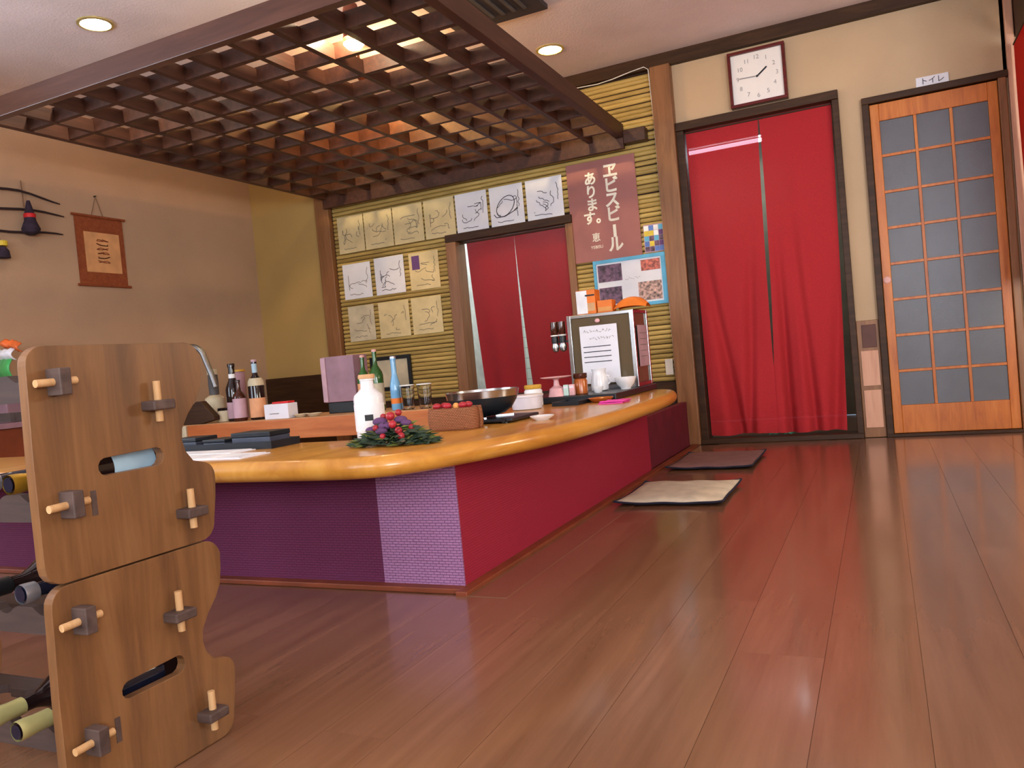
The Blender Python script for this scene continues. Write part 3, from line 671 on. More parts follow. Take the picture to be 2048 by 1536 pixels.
# stove and wok
st = thing('tabletop_stove', 'flat black tabletop stove with steel pan supports under the wok', 'stove', (-1.405, 2.728, ZT))
box('stove_body', 'iron', -1.562, -1.230, 2.606, 2.860, ZT + .006, ZT + .018, st, bevel=.005)
for x in (-1.548, -1.268):
    for y in (2.632, 2.833): MB().lathe([(.012, 0), (.012, .007)], (x, y, ZT), 10).build('foot', 'black', st)
for k in range(4):
    a = k * math.pi / 2 + .5; c_, s_ = math.cos(a), math.sin(a)
    MB().obox((-1.405 + c_ * .08, 2.728 + s_ * .08, ZT + .021), (c_, s_, 0), (-s_, c_, 0), (0, 0, 1), .035, .005, .0035).build('pan_support', 'steel', st)
MB().lathe([(.009, 0), (.008, .012)], (-1.262, 2.595, ZT + .013), 12, 'y').build('knob', 'black', st)
wk = thing('wok', 'round-bottomed black iron wok with a shiny steel rim on the stove', 'wok', (-1.405, 2.728, ZT + .025))
zw = ZT + .025
MB().lathe([(.055, .0), (.085, .008), (.112, .028), (.131, .056), (.138, .078), (.134, .0785), (.127, .056), (.108, .030), (.082, .011), (.0, .005)], (-1.405, 2.728, zw), 40, cap=False).build('wok_bowl', 'iron', wk, smooth=True)
MB().lathe([(.138, .071), (.1435, .097), (.1400, .098), (.1345, .073)], (-1.405, 2.728, zw), 40, cap=False).build('wok_rim', 'steel', wk, smooth=True)
# clutter to the right of the wok
lathe_thing('dish', 'small white dish on the counter edge in front of the wok', 'dish', -1.137, 2.667, ZT, [('dish_body', 'white_glaze', [(.028, 0), (.032, .004), (.05, .016), (.052, .020), (.048, .019), (.03, .009)])])
tb = lathe_thing('plastic_tub', 'cloudy white plastic tub right of the wok', 'tub', -1.478, 3.306, ZT, [('tub_body', 'translucent_tub', [(.07, 0), (.078, .004), (.084, .062), (.087, .064), (.087, .069)]), ('lid', 'white_glaze', [(.089, .0695), (.089, .076), (.075, .078)])], 28)
lathe_thing('lidded_jar', 'glass jar with a yellow lid behind the cloudy tub', 'jar', -1.522, 3.489, ZT, [('jar_body', 'label_white', [(.045, 0), (.05, .005), (.05, .085), (.042, .095)]), ('lid', 'yellow_lid', [(.046, .0955), (.048, .098), (.048, .115), (.044, .118)])])
lathe_thing('pedestal_plate', 'pink pedestal cake plate left of the amber jar', 'plate', -1.452, 3.620, ZL, [('stem', 'pink', [(.05, 0), (.045, .02), (.04, .045), (.018, .06), (.013, .09), (.02, .098)]), ('plate', 'pink', [(.02, .0985), (.07, .102), (.088, .108), (.088, .111), (.06, .107)])], 28)
lathe_thing('amber_jar', 'amber glass jar with brown lid in front of the notice', 'jar', -1.351, 3.690, ZL, [('jar_body', 'amber', [(.034, 0), (.038, .004), (.038, .075), (.032, .088)]), ('lid', 'bottle_brown', [(.037, .0885), (.039, .091), (.039, .115), (.035, .118)])])
for k, (x, m_, lb) in enumerate(((-1.399, 'mint', 'mint green small packet in front of the pedestal plate'), (-1.369, 'pink', 'pink small packet next to the mint green one'))):
    p_ = thing('small_packet', lb, 'packet', (x, 3.612, ZL), 'small upright packets'); box('packet_body', m_, x - .013, x + .013, 3.601, 3.622, ZL, ZL + .054, p_, bevel=.003); box('packet_label', 'white_card', x - .011, x + .011, 3.6000, 3.6012, ZL + .037, ZL + .046, p_)
pt = lathe_thing('pitcher', 'white porcelain pitcher against the lower part of the notice', 'pitcher', -1.312, 3.865, ZL, [('pitcher_body', 'white_glaze', [(.040, 0), (.050, .006), (.052, .055), (.044, .090), (.038, .11), (.044, .13), (.041, .13), (.034, .11)])])
MB().tube([(-1.281, 3.865, ZL + .079), (-1.258, 3.865, ZL + .072), (-1.253, 3.865, ZL + .044), (-1.275, 3.865, ZL + .026)], .005).build('handle', 'white_glaze', pt, smooth=True)
lathe_thing('small_cup', 'tiny white cup in front of the pitcher', 'cup', -1.259, 3.673, ZL, [('cup_body', 'white_glaze', [(.018, 0), (.022, .004), (.03, .03), (.031, .034), (.028, .033), (.018, .01)])])
lathe_thing('rice_bowl', 'pale pinkish bowl at the lower right corner of the cabinet', 'bowl', -1.176, 3.865, ZL, [('bowl_body', 'white_glaze', [(.028, 0), (.030, .010), (.050, .030), (.062, .062), (.063, .070), (.059, .068), (.044, .033), (.02, .018)])])
lathe_thing('brown_dish', 'shallow brown wooden dish above the pink cloth', 'dish', -1.189, 3.498, ZT, [('dish_body', 'amber', [(.04, 0), (.05, .004), (.068, .022), (.066, .024), (.046, .010)])])
t = thing('folded_cloth', 'bright pink folded cloth near the far end of the counter', 'cloth', (-1.080, 3.376, ZT))
for k in range(2):
    MB().grid(lambda u, v: (-1.141 + .11 * u + .006 * k, 3.314 + .12 * v, ZT + .0025 + .007 * k + .002 * math.sin(u * 9 + k * 2) * math.sin(v * 7)), 14, 14).build('cloth_layer', 'hot_pink', t, smooth=True, thick=.004)
t = thing('serving_tray', 'dark shallow tray with a pale mat between the tub and the pink cloth', 'tray', (-1.294, 3.481, ZT))
box('tray_base', 'iron', -1.377, -1.255, 3.376, 3.550, ZT + .0005, ZT + .006, t)
for a in ((-1.382, -1.375, 3.367, 3.559), (-1.258, -1.251, 3.367, 3.559), (-1.374, -1.258, 3.367, 3.374), (-1.374, -1.258, 3.552, 3.559)): box('tray_rim', 'iron', *a, ZT + .0005, ZT + .018, t)
box('tray_mat', 'white_card', -1.364, -1.268, 3.384, 3.542, ZT + .0062, ZT + .0075, t)
# papers and black tray on the front arm
for k, (x0, x1, y0, y1, z_, lb) in enumerate(((-2.151, -1.801, 1.845, 1.976, ZT + .0005, 'white menu sheet nearest the counter edge'), (-2.431, -1.976, 1.985, 2.099, ZT + .0005, 'white menu sheet partly under the black box tray'))):
    sh = thing('menu_sheet', lb, 'paper', ((x0 + x1) / 2, (y0 + y1) / 2, z_), 'menu sheets on the counter')
    MB().box(x0, x1, y0, y1, z_, z_ + .003).build('sheet', 'white_card', sh)
    MB().box(x0 + .01, x1 - .012, y0 + .006, y1 - .006, z_ + .0032, z_ + .0055).build('sheet', 'label_white', sh)
t = thing('black_tray', 'black plastic tray holding dark boxes on the left of the counter', 'tray', (-2.186, 2.186, ZT))
box('tray_floor', 'iron', -2.431, -1.924, 2.116, 2.256, ZT + .0005, ZT + .008, t)
for a in ((-2.431, -1.924, 2.112, 2.119, .026), (-2.431, -1.924, 2.254, 2.261, .026), (-2.438, -2.431, 2.112, 2.261, .026), (-1.924, -1.917, 2.112, 2.261, .026)): box('tray_wall', 'iron', *a[:4], ZT + .0005, ZT + a[4], t)
mat('slate', (66, 70, 84), rough=.4)
for k, (x0, x1, z_, lb) in enumerate(((-2.414, -2.291, .05, 'dark grey box at the left end of the black tray'), (-2.256, -2.151, .040, 'low dark grey box in the middle of the black tray'), (-2.116, -1.941, .058, 'larger slate box at the right end of the black tray'))):
    q = thing('small_box', lb, 'box', ((x0 + x1) / 2, 2.186, ZT + .009), 'boxes in the black tray')
    box('box_body', 'slate', x0, x1, 2.134, 2.239, ZT + .009, ZT + z_ * .7, q, bevel=.003); box('box_lid', 'iron', x0 - .002, x1 + .002, 2.132, 2.240, ZT + z_ * .7 + .0003, ZT + z_, q, bevel=.003)
# ================================================================== shelf behind the counter
SIZE = 1.0
ZS = .47
sf = thing('back_shelf', 'long orange wooden shelf board behind the counter carrying bottles', 'shelf', (-3.05, 3.8, 0))
box('shelf_top', 'pale_plank', -3.98, -2.12, 3.60, 4.02, ZS - .03, ZS, sf, bevel=.003)
box('fascia', 'plank_wood', -3.9, -2.12, 3.575, 3.599, .355, ZS - .004, sf, bevel=.003)
box('end_block', 'label_tan', -3.99, -3.905, 3.57, 3.60, .35, ZS - .004, sf, bevel=.003)
for x in (-3.9, -2.3): box('leg', 'dark_wood', x, x + .05, 3.64, 3.98, 0, ZS - .031, sf)
def bottle(name, label, x, y, z, h, r, glass, neck_m=None, lbl=None, lbl_z=(.1, .4), lbl2=None, group='bottles on the back shelf', shoulder=.58, neck=.30):
    t = thing(name, label, 'bottle', (x, y, z), group); rn = r * neck
    gb = MB().lathe([(r * .9, 0), (r, h * .015), (r, h * shoulder), (r * .9, h * (shoulder + .05)), (rn * 1.25, h * (shoulder + .16)), (rn, h * (shoulder + .22)), (rn, h * .93), (rn * 1.15, h * .935), (rn * 1.15, h * .96)], (x, y, z), 22).build('glass_body', glass, t, smooth=True)
    MB().lathe([(rn * 1.18, h * .9605), (rn * 1.18, h * .99), (rn * 1.1, h)], (x, y, z), 16).build('cap', neck_m or 'black', t, smooth=True)
    if lbl: MB().lathe([(r * 1.005, h * lbl_z[0]), (r * 1.012, h * lbl_z[0]), (r * 1.012, h * lbl_z[1]), (r * 1.005, h * lbl_z[1])], (x, y, z), 22, cap=False).build('label', lbl, gb, smooth=True)
    if lbl2: MB().lathe([(rn * 1.05, h * lbl2[1]), (rn * 1.1, h * lbl2[1]), (rn * 1.1, h * lbl2[2]), (rn * 1.05, h * lbl2[2])], (x, y, z), 16, cap=False).build('neck_label', lbl2[0], gb, smooth=True)
    return t
bottle('sake_bottle', 'dark bottle with a white neck label, beside the faucet', -3.635, 3.72, ZS, .355, .045, 'bottle_dark', 'bottle_dark', 'mauve_light', (.05, .33), ('label_white', .70, .82), shoulder=.55, neck=.42)
bottle('sake_bottle', 'tall brown bottle with peach label and pale shoulder band', -3.45, 3.72, ZS, .365, .048, 'bottle_dark', 'label_pink', 'label_peach', (.04, .36), ('label_blue', .78, .93))
o = [q for q in bpy.data.objects if q.get('label', '').startswith('tall brown bottle')][0]
MB().lathe([(.049, .40 * .365 + .06), (.046, .235), (.036, .252)], (-3.45, 3.72, ZS), 20, cap=False).build('shoulder_band', 'label_tan', o, smooth=True)
bottle('sake_bottle', 'short wine-coloured bottle with a pink label between the two tall dark bottles', -3.555, 3.68, ZS, .25, .040, 'bottle_brown', 'bottle_dark', 'label_pink', (.08, .55))
bottle('sake_bottle', 'green bottle with pink cap nearest the mauve box', -2.70, 3.78, ZS, .325, .038, 'bottle_green', 'pink_cap', 'label_peach', (.1, .5))
bottle('sake_bottle', 'taller green bottle with pink cap behind the white ceramic bottle', -2.60, 3.76, ZS, .35, .040, 'bottle_green', 'pink_cap', 'label_tan', (.1, .45))
bottle('sake_bottle', 'pale blue slender bottle with a silver top behind the flower spray', -2.465, 3.74, ZS, .30, .030, 'bottle_blue', 'silver_cap', 'orange_box', (.12, .22), neck=.5, shoulder=.45)
lathe_thing('glass_jar', 'squat jar with a beige label at the foot of the dark bottle', 'jar', -3.725, 3.715, ZS, [('jar_body', 'label_tan', [(.035, 0), (.04, .004), (.04, .06), (.034, .07)]), ('lid', 'bottle_dark', [(.036, .0705), (.037, .085), (.033, .087)])])
for k, (x, y, lb) in enumerate(((-2.365, 3.70, 'clear drinking glass closer to the pale blue bottle'), (-2.255, 3.70, 'clear drinking glass at the right end of the shelf'))):
    t = thing('drinking_glass', lb, 'glass', (x, y, ZS), 'drinking glasses on the shelf')
    MB().lathe([(.030, 0), (.033, .002), (.040, .135), (.0385, .1352), (.031, .008), (.0, .008)], (x, y, ZS), 24, cap=False).build('glass_wall', 'clear_glass', t, smooth=True)
    MB().lathe([(.0405, .130), (.0408, .1365), (.039, .1365)], (x, y, ZS), 24, cap=False).build('rim', 'white_paint', t, smooth=True)
t = thing('tissue_box', 'white box with a red top standing on the shelf edge', 'box', (-3.22, 3.66, ZS))
box('box_body', 'white_card', -3.31, -3.13, 3.615, 3.70, ZS, ZS + .088, t, bevel=.003); box('red_top', 'red', -3.26, -3.14, 3.63, 3.69, ZS + .0885, ZS + .10, t, bevel=.003)
box('printed_line', 'pale_ink', -3.27, -3.20, 3.6138, 3.6152, ZS + .03, ZS + .034, t)
t = thing('mauve_case', 'upright mauve square case on a dark stand behind the counter', 'case', (-2.885, 3.86, ZS))
box('stand', 'black', -2.985, -2.775, 3.80, 3.95, ZS, ZS + .065, t, bevel=.004); box('case_body', 'mauve', -3.0, -2.77, 3.79, 3.93, ZS + .066, ZS + .335, t, bevel=.004); box('case_edge', 'mauve_light', -3.002, -2.97, 3.784, 3.79, ZS + .07, ZS + .33, t)
for k, (x, lb) in enumerate(((-3.075, 'beige saucer beside the white box with red top'), (-2.98, 'beige saucer nearer the mauve case'))):
    lathe_thing('saucer', lb, 'dish', x, 3.66, ZS, [('saucer_body', 'label_tan', [(.025, 0), (.03, .004), (.045, .018), (.043, .019), (.028, .008)])], group='saucers on the shelf')
# faucet, jar, glasses and dark basket at the left
fc = thing('faucet', 'curved metal gooseneck faucet behind the wine rack', 'faucet', (-3.99, 3.72, ZS))
pts = [(-4.09, 3.72, ZS)] + [(-4.09, 3.72, ZS + .36)] + [(-3.96 - .13 * math.cos(a), 3.72, ZS + .36 + .13 * math.sin(a)) for a in [math.pi * k / 14 for k in range(1, 12)]] + [(-3.80, 3.72, ZS + .30), (-3.775, 3.72, ZS + .22)]
MB().tube(pts, .018, 12).build('spout', 'dull_steel', fc, smooth=True)
MB().lathe([(.035, 0), (.035, .02), (.02, .03)], (-4.09, 3.72, ZS), 16).build('faucet_base', 'dull_steel', fc, smooth=True)
box('sink_edge', 'dull_steel', -4.2, -3.99, 3.62, 3.9, ZS - .03, ZS, sf)
lathe_thing('stacked_jar', 'pale glass jar with dark contents under the faucet', 'jar', -3.875, 3.80, ZS, [('jar_body', 'label_tan', [(.06, 0), (.06, .15), (.03, .17)]), ('jar_contents', 'grey_metal', [(.03, .1705), (.032, .24), (.03, .30)]), ('lid', 'label_tan', [(.034, .3005), (.034, .335)])])
lathe_thing('tall_canister', 'translucent grey canister with a yellow rim behind the faucet spout', 'canister', -3.76, 3.90, ZS, [('canister_body', 'mauve', [(.045, 0), (.045, .30), (.042, .305)]), ('rim', 'yellow_lid', [(.047, .3055), (.048, .318)])])
dk = thing('dark_basket', 'dark brown slanted basket at the left end of the shelf', 'basket', (-3.9, 3.66, ZS))
MB().prism([(-4.05, ZS), (-3.82, ZS), (-3.70, ZS + .02), (-3.70, ZS + .045), (-3.80, ZS + .14), (-3.84, ZS + .14)], 3.605, 3.655, 'y').build('basket_side', 'dark_wood', dk, bevel=.004)
# ================================================================== left corner cabinet and packets
kc = thing('low_cabinet', 'reddish brown low cabinet against the left wall behind the wine rack', 'cabinet', (-4.7, 3.05, 0))
box('cabinet_body', 'cabinet_red', -4.91, -4.5, 2.72, 3.40, 0, .56, kc, bevel=.004); box('cabinet_top', 'mauve', -4.915, -4.48, 2.70, 3.42, .561, .592, kc, bevel=.003)
box('door', 'cabinet_red', -4.87, -4.54, 2.712, 2.7195, .05, .52, kc, bevel=.003); MB().sphere((-4.58, 2.705, .32), .01).build('knob', 'black', kc, smooth=True)
t = thing('storage_box', 'dark mauve storage box on the low cabinet', 'box', (-4.7, 3.05, .593))
box('box_body', 'mauve', -4.88, -4.55, 2.90, 3.2, .593, .80, t, bevel=.006); box('box_lid', 'panel_brown', -4.885, -4.545, 2.895, 3.205, .8003, .83, t, bevel=.004); box('green_strip', 'green', -4.86, -4.56, 2.8985, 2.9, .62, .645, t)
t = thing('snack_packet', 'green, white and orange crinkled packet on the storage box', 'packet', (-4.66, 3.05, .831))
def pk(zc_, h, m_, nm, x0, x1, tilt):
    MB().grid(lambda u, v: (x0 + (x1 - x0) * u, 2.935 + .02 * math.sin(u * 5) + .03 * math.sin(math.pi * min(max(v, .01), .99)) * (-1), zc_ + h * (v - .5) + tilt * (u - .5) + .004 * math.sin(u * 30)), 20, 10).build(nm, m_, t, smooth=True, thick=.004)
pk(.900, .13, 'green', 'lower_half', -4.80, -4.47, .0); pk(.985, .065, 'white_card', 'white_band', -4.80, -4.44, -.01); pk(1.05, .07, 'lime', 'upper_half', -4.80, -4.56, .06); pk(1.03, .05, 'orange', 'orange_corner', -4.56, -4.38, -.035)
# ================================================================== wall things: signature boards
def board(x0, x1, z0, z1, m_, label, n, seed, ink='pale_ink', extra=None):
    y = YB - .021
    t = thing('signature_board', label, 'signed board', ((x0 + x1) / 2, y, z0), 'signature boards on the bamboo wall')
    t_ = t; t = box('card', m_, x0, x1, y - .003, y, z0, z1, t)
    r = random.Random(seed); w, h = x1 - x0, z1 - z0
    L = scrib((x0 + x1) / 2, (z0 + z1) / 2 - h * .05, w * .62, h * .5, n, r)
    zz = z0 + h * .12; L.append([(x0 + w * .2 + k * w * .06, zz + r.uniform(-.006, .006)) for k in range(9)])
    L.append([(x1 - w * .14 + r.uniform(-.008, .008), z1 - h * .15 - k * h * .06) for k in range(8)])
    strokes('brush_strokes', L, ink, t, y - .0036, .0045)
    if extra: extra(t, x0, z0, w, h, y)
    return t_
B = YB
top = [(-4.0, -3.745), (-3.735, -3.465), (-3.455, -3.18), (-3.165, -2.895), (-2.882, -2.612), (-2.588, -2.312), (-2.288, -2.0)]
tl = ['cream signed board at the left end of the top row under the lattice', 'cream signed board with a pale patch, second in the top row', 'cream signed board in the top row with a column of characters', 'cream signed board in the top row just above the curtain post',
      'white signed board above the left corner of the kitchen curtain', 'white signed board with one big looping signature above the kitchen curtain', 'white signed board beside the rose poster']
for k, (x0, x1) in enumerate(top):
    board(x0, x1, 1.692, 1.992, 'cream_card' if k < 4 else 'white_card', tl[k], 7, 20 + k, 'pale_ink' if k < 4 else 'ink')  # first four cards: yellow downlight is put into their cream colour
o = [q for q in bpy.data.objects if q.get('label', '') == tl[5]][0]
strokes('brush_loop', [[(-2.46 + .07 * math.cos(a) + .03 * math.sin(a), 1.84 + .075 * math.sin(a)) for a in [k * .35 for k in range(20)]], [(-2.56, 1.79), (-2.54, 1.765), (-2.47, 1.765), (-2.38, 1.80), (-2.36, 1.815)]], 'ink', o, YB - .0252, .006)
mid = [(-3.99, -3.715), (-3.675, -3.395), (-3.345, -3.075)]
def ph(t, x0, z0, w, h, y): box('portrait_print', 'purple_ink', x0 + w * .1, x0 + w * .36, y - .0045, y - .0038, z0 + h * .55, z0 + h * .92, t)
board(mid[0][0], mid[0][1], 1.312, 1.60, 'white_card', 'pale signed board at the left of the middle row', 5, 31)
board(mid[1][0], mid[1][1], 1.312, 1.612, 'white_card', 'pale lilac signed board in the centre of the middle row', 8, 32, 'ink')
board(mid[2][0], mid[2][1], 1.312, 1.605, 'cream_card', 'cream board with a small purple print in its upper corner', 5, 33, extra=ph)
low = [(-3.975, -3.72), (-3.675, -3.385), (-3.36, -3.085)]
for k, (x0, x1) in enumerate(low):
    board(x0, x1, .962, 1.252, 'cream_card' if k else 'label_tan', ['blank-looking pale board at the left of the lowest row', 'cream signed board in the centre of the lowest row', 'cream signed board at the right of the lowest row'][k], 5, 40 + k)
t = thing('picture_frame', 'dark framed picture low on the bamboo wall behind the green bottles', 'picture', (-3.6, 5.43, .55))
box('mount', 'label_tan', -3.77, -3.44, 5.432, 5.438, .565, .785, t)
for a in ((-3.80, -3.41, .785, .815), (-3.80, -3.41, .535, .565), (-3.80, -3.77, .565, .785), (-3.44, -3.41, .565, .785)): box('frame_bar', 'black', a[0], a[1], 5.424, 5.4385, a[2], a[3], t)
# rose poster
po = thing('beer_poster', 'dusty rose poster with large white Japanese lettering on the bamboo wall', 'poster', (-1.70, 5.43, 1.34))
psh = box('sheet', 'poster', -1.958, -1.452, 5.434, 5.4378, 1.338, 2.042, po)
yz = 5.4335
for k, ch in enumerate('ヱビスビ'): text('lettering', ch, 'poster_white', psh, (-1.635, yz, 1.948 - .102 * k), .118, .95, .0035)
MB().box(-1.646, -1.624, yz - .0008, yz + .0005, 1.488, 1.575).build('lettering', 'poster_white', psh)
text('lettering', 'ル', 'poster_white', psh, (-1.635, yz, 1.432), .118, .95, .0035)
for k, ch in enumerate('ありま'): text('lettering', ch, 'poster_white', psh, (-1.785, yz, 1.915 - .092 * k), .098, .95, .003)
text('lettering', 'す。', 'poster_white', psh, (-1.765, yz, 1.915 - .092 * 3), .098, .95, .003)
text('lettering', '恵', 'poster_white', psh, (-1.775, yz, 1.50), .066, .95, .001); text('lettering', 'YEBISU', 'poster_white', psh, (-1.775, yz, 1.435), .030)
# photo board and flyer
rr0 = random.Random(4)
pb = thing('photo_board', 'light blue framed board of snapshots on the bamboo wall', 'photo board', (-1.55, 5.43, .985))
box('backing', 'white_card', -1.80, -1.31, 5.432, 5.4375, 1.005, 1.315, pb)
for a in ((-1.815, -1.295, 1.312, 1.336), (-1.815, -1.295, .985, 1.008), (-1.815, -1.795, 1.008, 1.312), (-1.325, -1.295, 1.008, 1.312)): box('frame_bar', 'blue_frame', a[0], a[1], 5.422, 5.438, a[2], a[3], pb)
for a, m_ in (((-1.785, -1.61, 1.18, 1.30), 'photo_dark'), ((-1.47, -1.335, 1.225, 1.30), 'photo_red'), ((-1.785, -1.62, 1.02, 1.14), 'photo_dark'), ((-1.50, -1.335, 1.02, 1.15), 'photo_mix')): box('snapshot', m_, a[0], a[1], 5.4305, 5.4318, a[2], a[3], pb)
strokes('faint_writing', [[(-1.59 + .014 * k + .005 * j, 1.185 + rr0.uniform(-.008, .008)) for j in range(3)] for k in range(8)], 'pale_ink', pb, 5.4312, .002)
fy = thing('flyer', 'small colourful flyer above the blue photo board beside the post', 'flyer', (-1.35, 5.43, 1.345))
box('sheet', 'label_pink', -1.432, -1.292, 5.4345, 5.4375, 1.345, 1.535, fy)
rr = random.Random(2)
for r_ in range(5):
    for c_ in range(4): box('colour_patch', rr.choice(['sky_blue', 'purple_ink', 'yellow', 'red', 'label_white', 'blue_frame', 'photo_dark']), -1.428 + .034 * c_, -1.396 + .034 * c_, 5.4335, 5.4344, 1.35 + .036 * r_, 1.384 + .036 * r_, fy)
cbl = thing('cable', 'thin white cable sagging along the crown beam and down the post', 'cable', (-1.3, 5.42, 1.0))
MB().tube([(-1.95, 5.405, 2.572), (-1.80, 5.405, 2.560), (-1.66, 5.405, 2.553), (-1.55, 5.405, 2.562), (-1.42, 5.405, 2.582), (-1.325, 5.405, 2.592), (-1.296, 5.405, 2.57), (-1.288, 5.412, 2.2), (-1.288, 5.412, 1.2), (-1.288, 5.412, .7), (-1.288, 5.412, .48)], .0035, 6).build('wire', 'white_paint', cbl, smooth=True)
ou = tag(box('wall_socket', 'switch_white', -1.36, -1.305, 5.432, 5.443, .49, .60, bevel=.003), 'small beige wall socket low on the bamboo wall by the post', 'socket')
# clock
ck = thing('wall_clock', 'square wall clock with white dial and dark red wooden frame above the tall curtain', 'clock', (-.598, 5.43, 2.19))
cx, cz, hw = -.598, 2.368, .178
for a in ((cx - hw, cx + hw, cz + hw - .02, cz + hw), (cx - hw, cx + hw, cz - hw, cz - hw + .02), (cx - hw, cx - hw + .02, cz - hw + .02, cz + hw - .02), (cx + hw - .02, cx + hw, cz - hw + .02, cz + hw - .02)):
    box('frame_bar', 'clock_wood', a[0], a[1], 5.405, YB - .001, a[2], a[3], ck, bevel=.004)
dial = box('dial', 'clock_face', cx - hw + .02, cx + hw - .02, 5.425, 5.45, cz - hw + .02, cz + hw - .02, ck)
for h in range(1, 13):
    a = math.radians(30 * h); text('numeral', str(h), 'clock_grey', dial, (cx + .122 * math.sin(a), 5.4245, cz + .122 * math.cos(a)), .038)
for nm, ang, L, w_ in (('hour_hand', 52.5, .078, .005), ('minute_hand', 272, .112, .0035)):
    a = math.radians(ang); MB().obox((cx + math.sin(a) * L * .45, 5.4225 if nm[0] == 'h' else 5.4215, cz + math.cos(a) * L * .45), (math.sin(a), 0, math.cos(a)), (math.cos(a), 0, -math.sin(a)), (0, 1, 0), L * .55, w_, .0004).build(nm, 'black' if nm[0] == 'h' else 'clock_grey', dial)
MB().lathe([(.007, 0), (.006, .004)], (cx, 5.419, cz), 14, 'y').build('hub', 'black', dial)
# scroll and twig hanging on the left wall
xw = -4.915
sc = thing('hanging_scroll', 'small hanging scroll with brown ends and an aged paper centre on the left wall', 'scroll', (xw, 3.91, 1.46))
def sbox(n_, m_, y0, y1, z0, z1, d0, d1): return box(n_, m_, xw + d0, xw + d1, y0, y1, z0, z1, sc)
sbox('cloth_backing', 'scroll_brown', 3.725, 4.105, 1.478, 1.955, 0.0, .004)
sbox('paper', 'scroll_paper', 3.785, 4.065, 1.565, 1.845, .0042, .006)
for z_ in (1.955, 1.472): MB().tube([(xw + .008, 3.705, z_), (xw + .008, 4.125, z_)], .009).build('roller', 'scroll_brown', sc, smooth=True)
MB().tube([(xw + .006, 3.86, 1.96), (xw + .006, 3.905, 2.10), (xw + .006, 3.95, 1.96)], .003, 6).build('cord', 'string', sc)
MB().lathe([(.006, 0), (.004, .02)], (xw - .004, 3.905, 2.10), 8, 'x').build('nail', 'black', sc)
strokes('brush_strokes', [[(3.925 + .05 * math.sin(k * 1.3 + j), 1.79 - .03 * j + .008 * math.cos(k * 2.1)) for k in range(6)] for j in range(6)], 'scroll_brown', sc, 0, .006, xplane=xw + .0065)
tw = thing('twig_ornament', 'hanging ornament of three dark twigs with a bunch and red tie on the left wall', 'ornament', (xw, 3.37, 1.76))
for z_, a, b_ in ((2.04, 3.12, 3.62), (1.925, 3.10, 3.64), (1.79, 3.10, 3.62)):
    MB().tube([(xw + .02, a + (b_ - a) * t_, z_ + .012 * math.sin(t_ * 5 + z_ * 9) - (.05 * max(0, t_ - .5) if z_ > 2 else 0)) for t_ in (0, .15, .3, .45, .6, .75, .9, 1)], [.009, .008, .008, .008, .007, .007, .006, .004], 8).build('twig', 'twig', tw, smooth=True)
MB().tube([(xw + .012, 3.37, 2.12), (xw + .018, 3.37, 1.95)], .004, 6).build('cord', 'string', tw)
MB().lathe([(.01, .22), (.022, .17), (.03, .13), (.035, .09), (.055, .04), (.05, .015), (.02, 0)], (xw + .056, 3.375, 1.765), 14).build('bunch', 'tassel', tw, smooth=True)
MB().lathe([(.034, 0), (.036, .02), (.033, .026)], (xw + .056, 3.375, 1.875), 14).build('red_tie', 'red', tw, smooth=True)
t = thing('bell_ornament', 'dark and yellow hanging charm cut off by the left edge of the picture', 'ornament', (xw, 3.22, 1.63))
MB().lathe([(.0, 0), (.04, .005), (.035, .05), (.018, .075)], (xw + .045, 3.185, 1.60), 14).build('charm_body', 'tassel', t, smooth=True); MB().lathe([(.03, 0), (.03, .03)], (xw + .045, 3.185, 1.68), 14).build('yellow_band', 'yellow', t)
MB().tube([(xw + .03, 3.185, 1.71), (xw + .02, 3.185, 1.76)], .003, 6).build('cord', 'string', t)
# ================================================================== floor cushions
def zabuton(x0, x1, y0, y1, m_, label, h, seed):
    t = thing('floor_cushion', label, 'cushion', ((x0 + x1) / 2, (y0 + y1) / 2, .001), 'floor cushions along the counter')
    r = random.Random(seed)
    def top(u, v, s):
        a, b_ = u * 2 - 1, v * 2 - 1
        pin = 1 - .045 * (1 - a * a) * 0 ; bx = 1 - .03 * (1 - b_ * b_) ; by = 1 - .03 * (1 - a * a)
        edge = (1 - abs(a) ** 5) * (1 - abs(b_) ** 5)
        x = (x0 + x1) / 2 + a * (x1 - x0) / 2 * bx; y = (y0 + y1) / 2 + b_ * (y1 - y0) / 2 * by
        lift = .010 * (abs(a * b_)) ** 6
        return (x, y, .014 + lift + s * (.012 * edge if s < 0 else h * edge ** .6) + .0015 * math.sin(u * 17 + v * 11))
    MB().grid(lambda u, v: top(u, v, 1), 28, 28).build('cover_top', m_, t, smooth=True)
    MB().grid(lambda u, v: top(u, v, -1), 16, 16).build('cover_underside', 'navy', t, smooth=True)
    edge = []
    for k in range(20): edge.append(top(k / 20, 0, 0))
    for k in range(20): edge.append(top(1, k / 20, 0))
    for k in range(20): edge.append(top(1 - k / 20, 1, 0))
    for k in range(21): edge.append(top(0, 1 - k / 20, 0))
    MB().tube(edge, .005, 6).build('piping', 'navy', t, smooth=True)
zabuton(-1.115, -.645, 3.33, 3.85, 'zabuton_beige', 'beige square floor cushion nearer the camera beside the counter', .022, 1)
zabuton(-1.12, -.66, 4.29, 4.87, 'zabuton_mauve', 'dark mauve square floor cushion near the tall post', .022, 2)
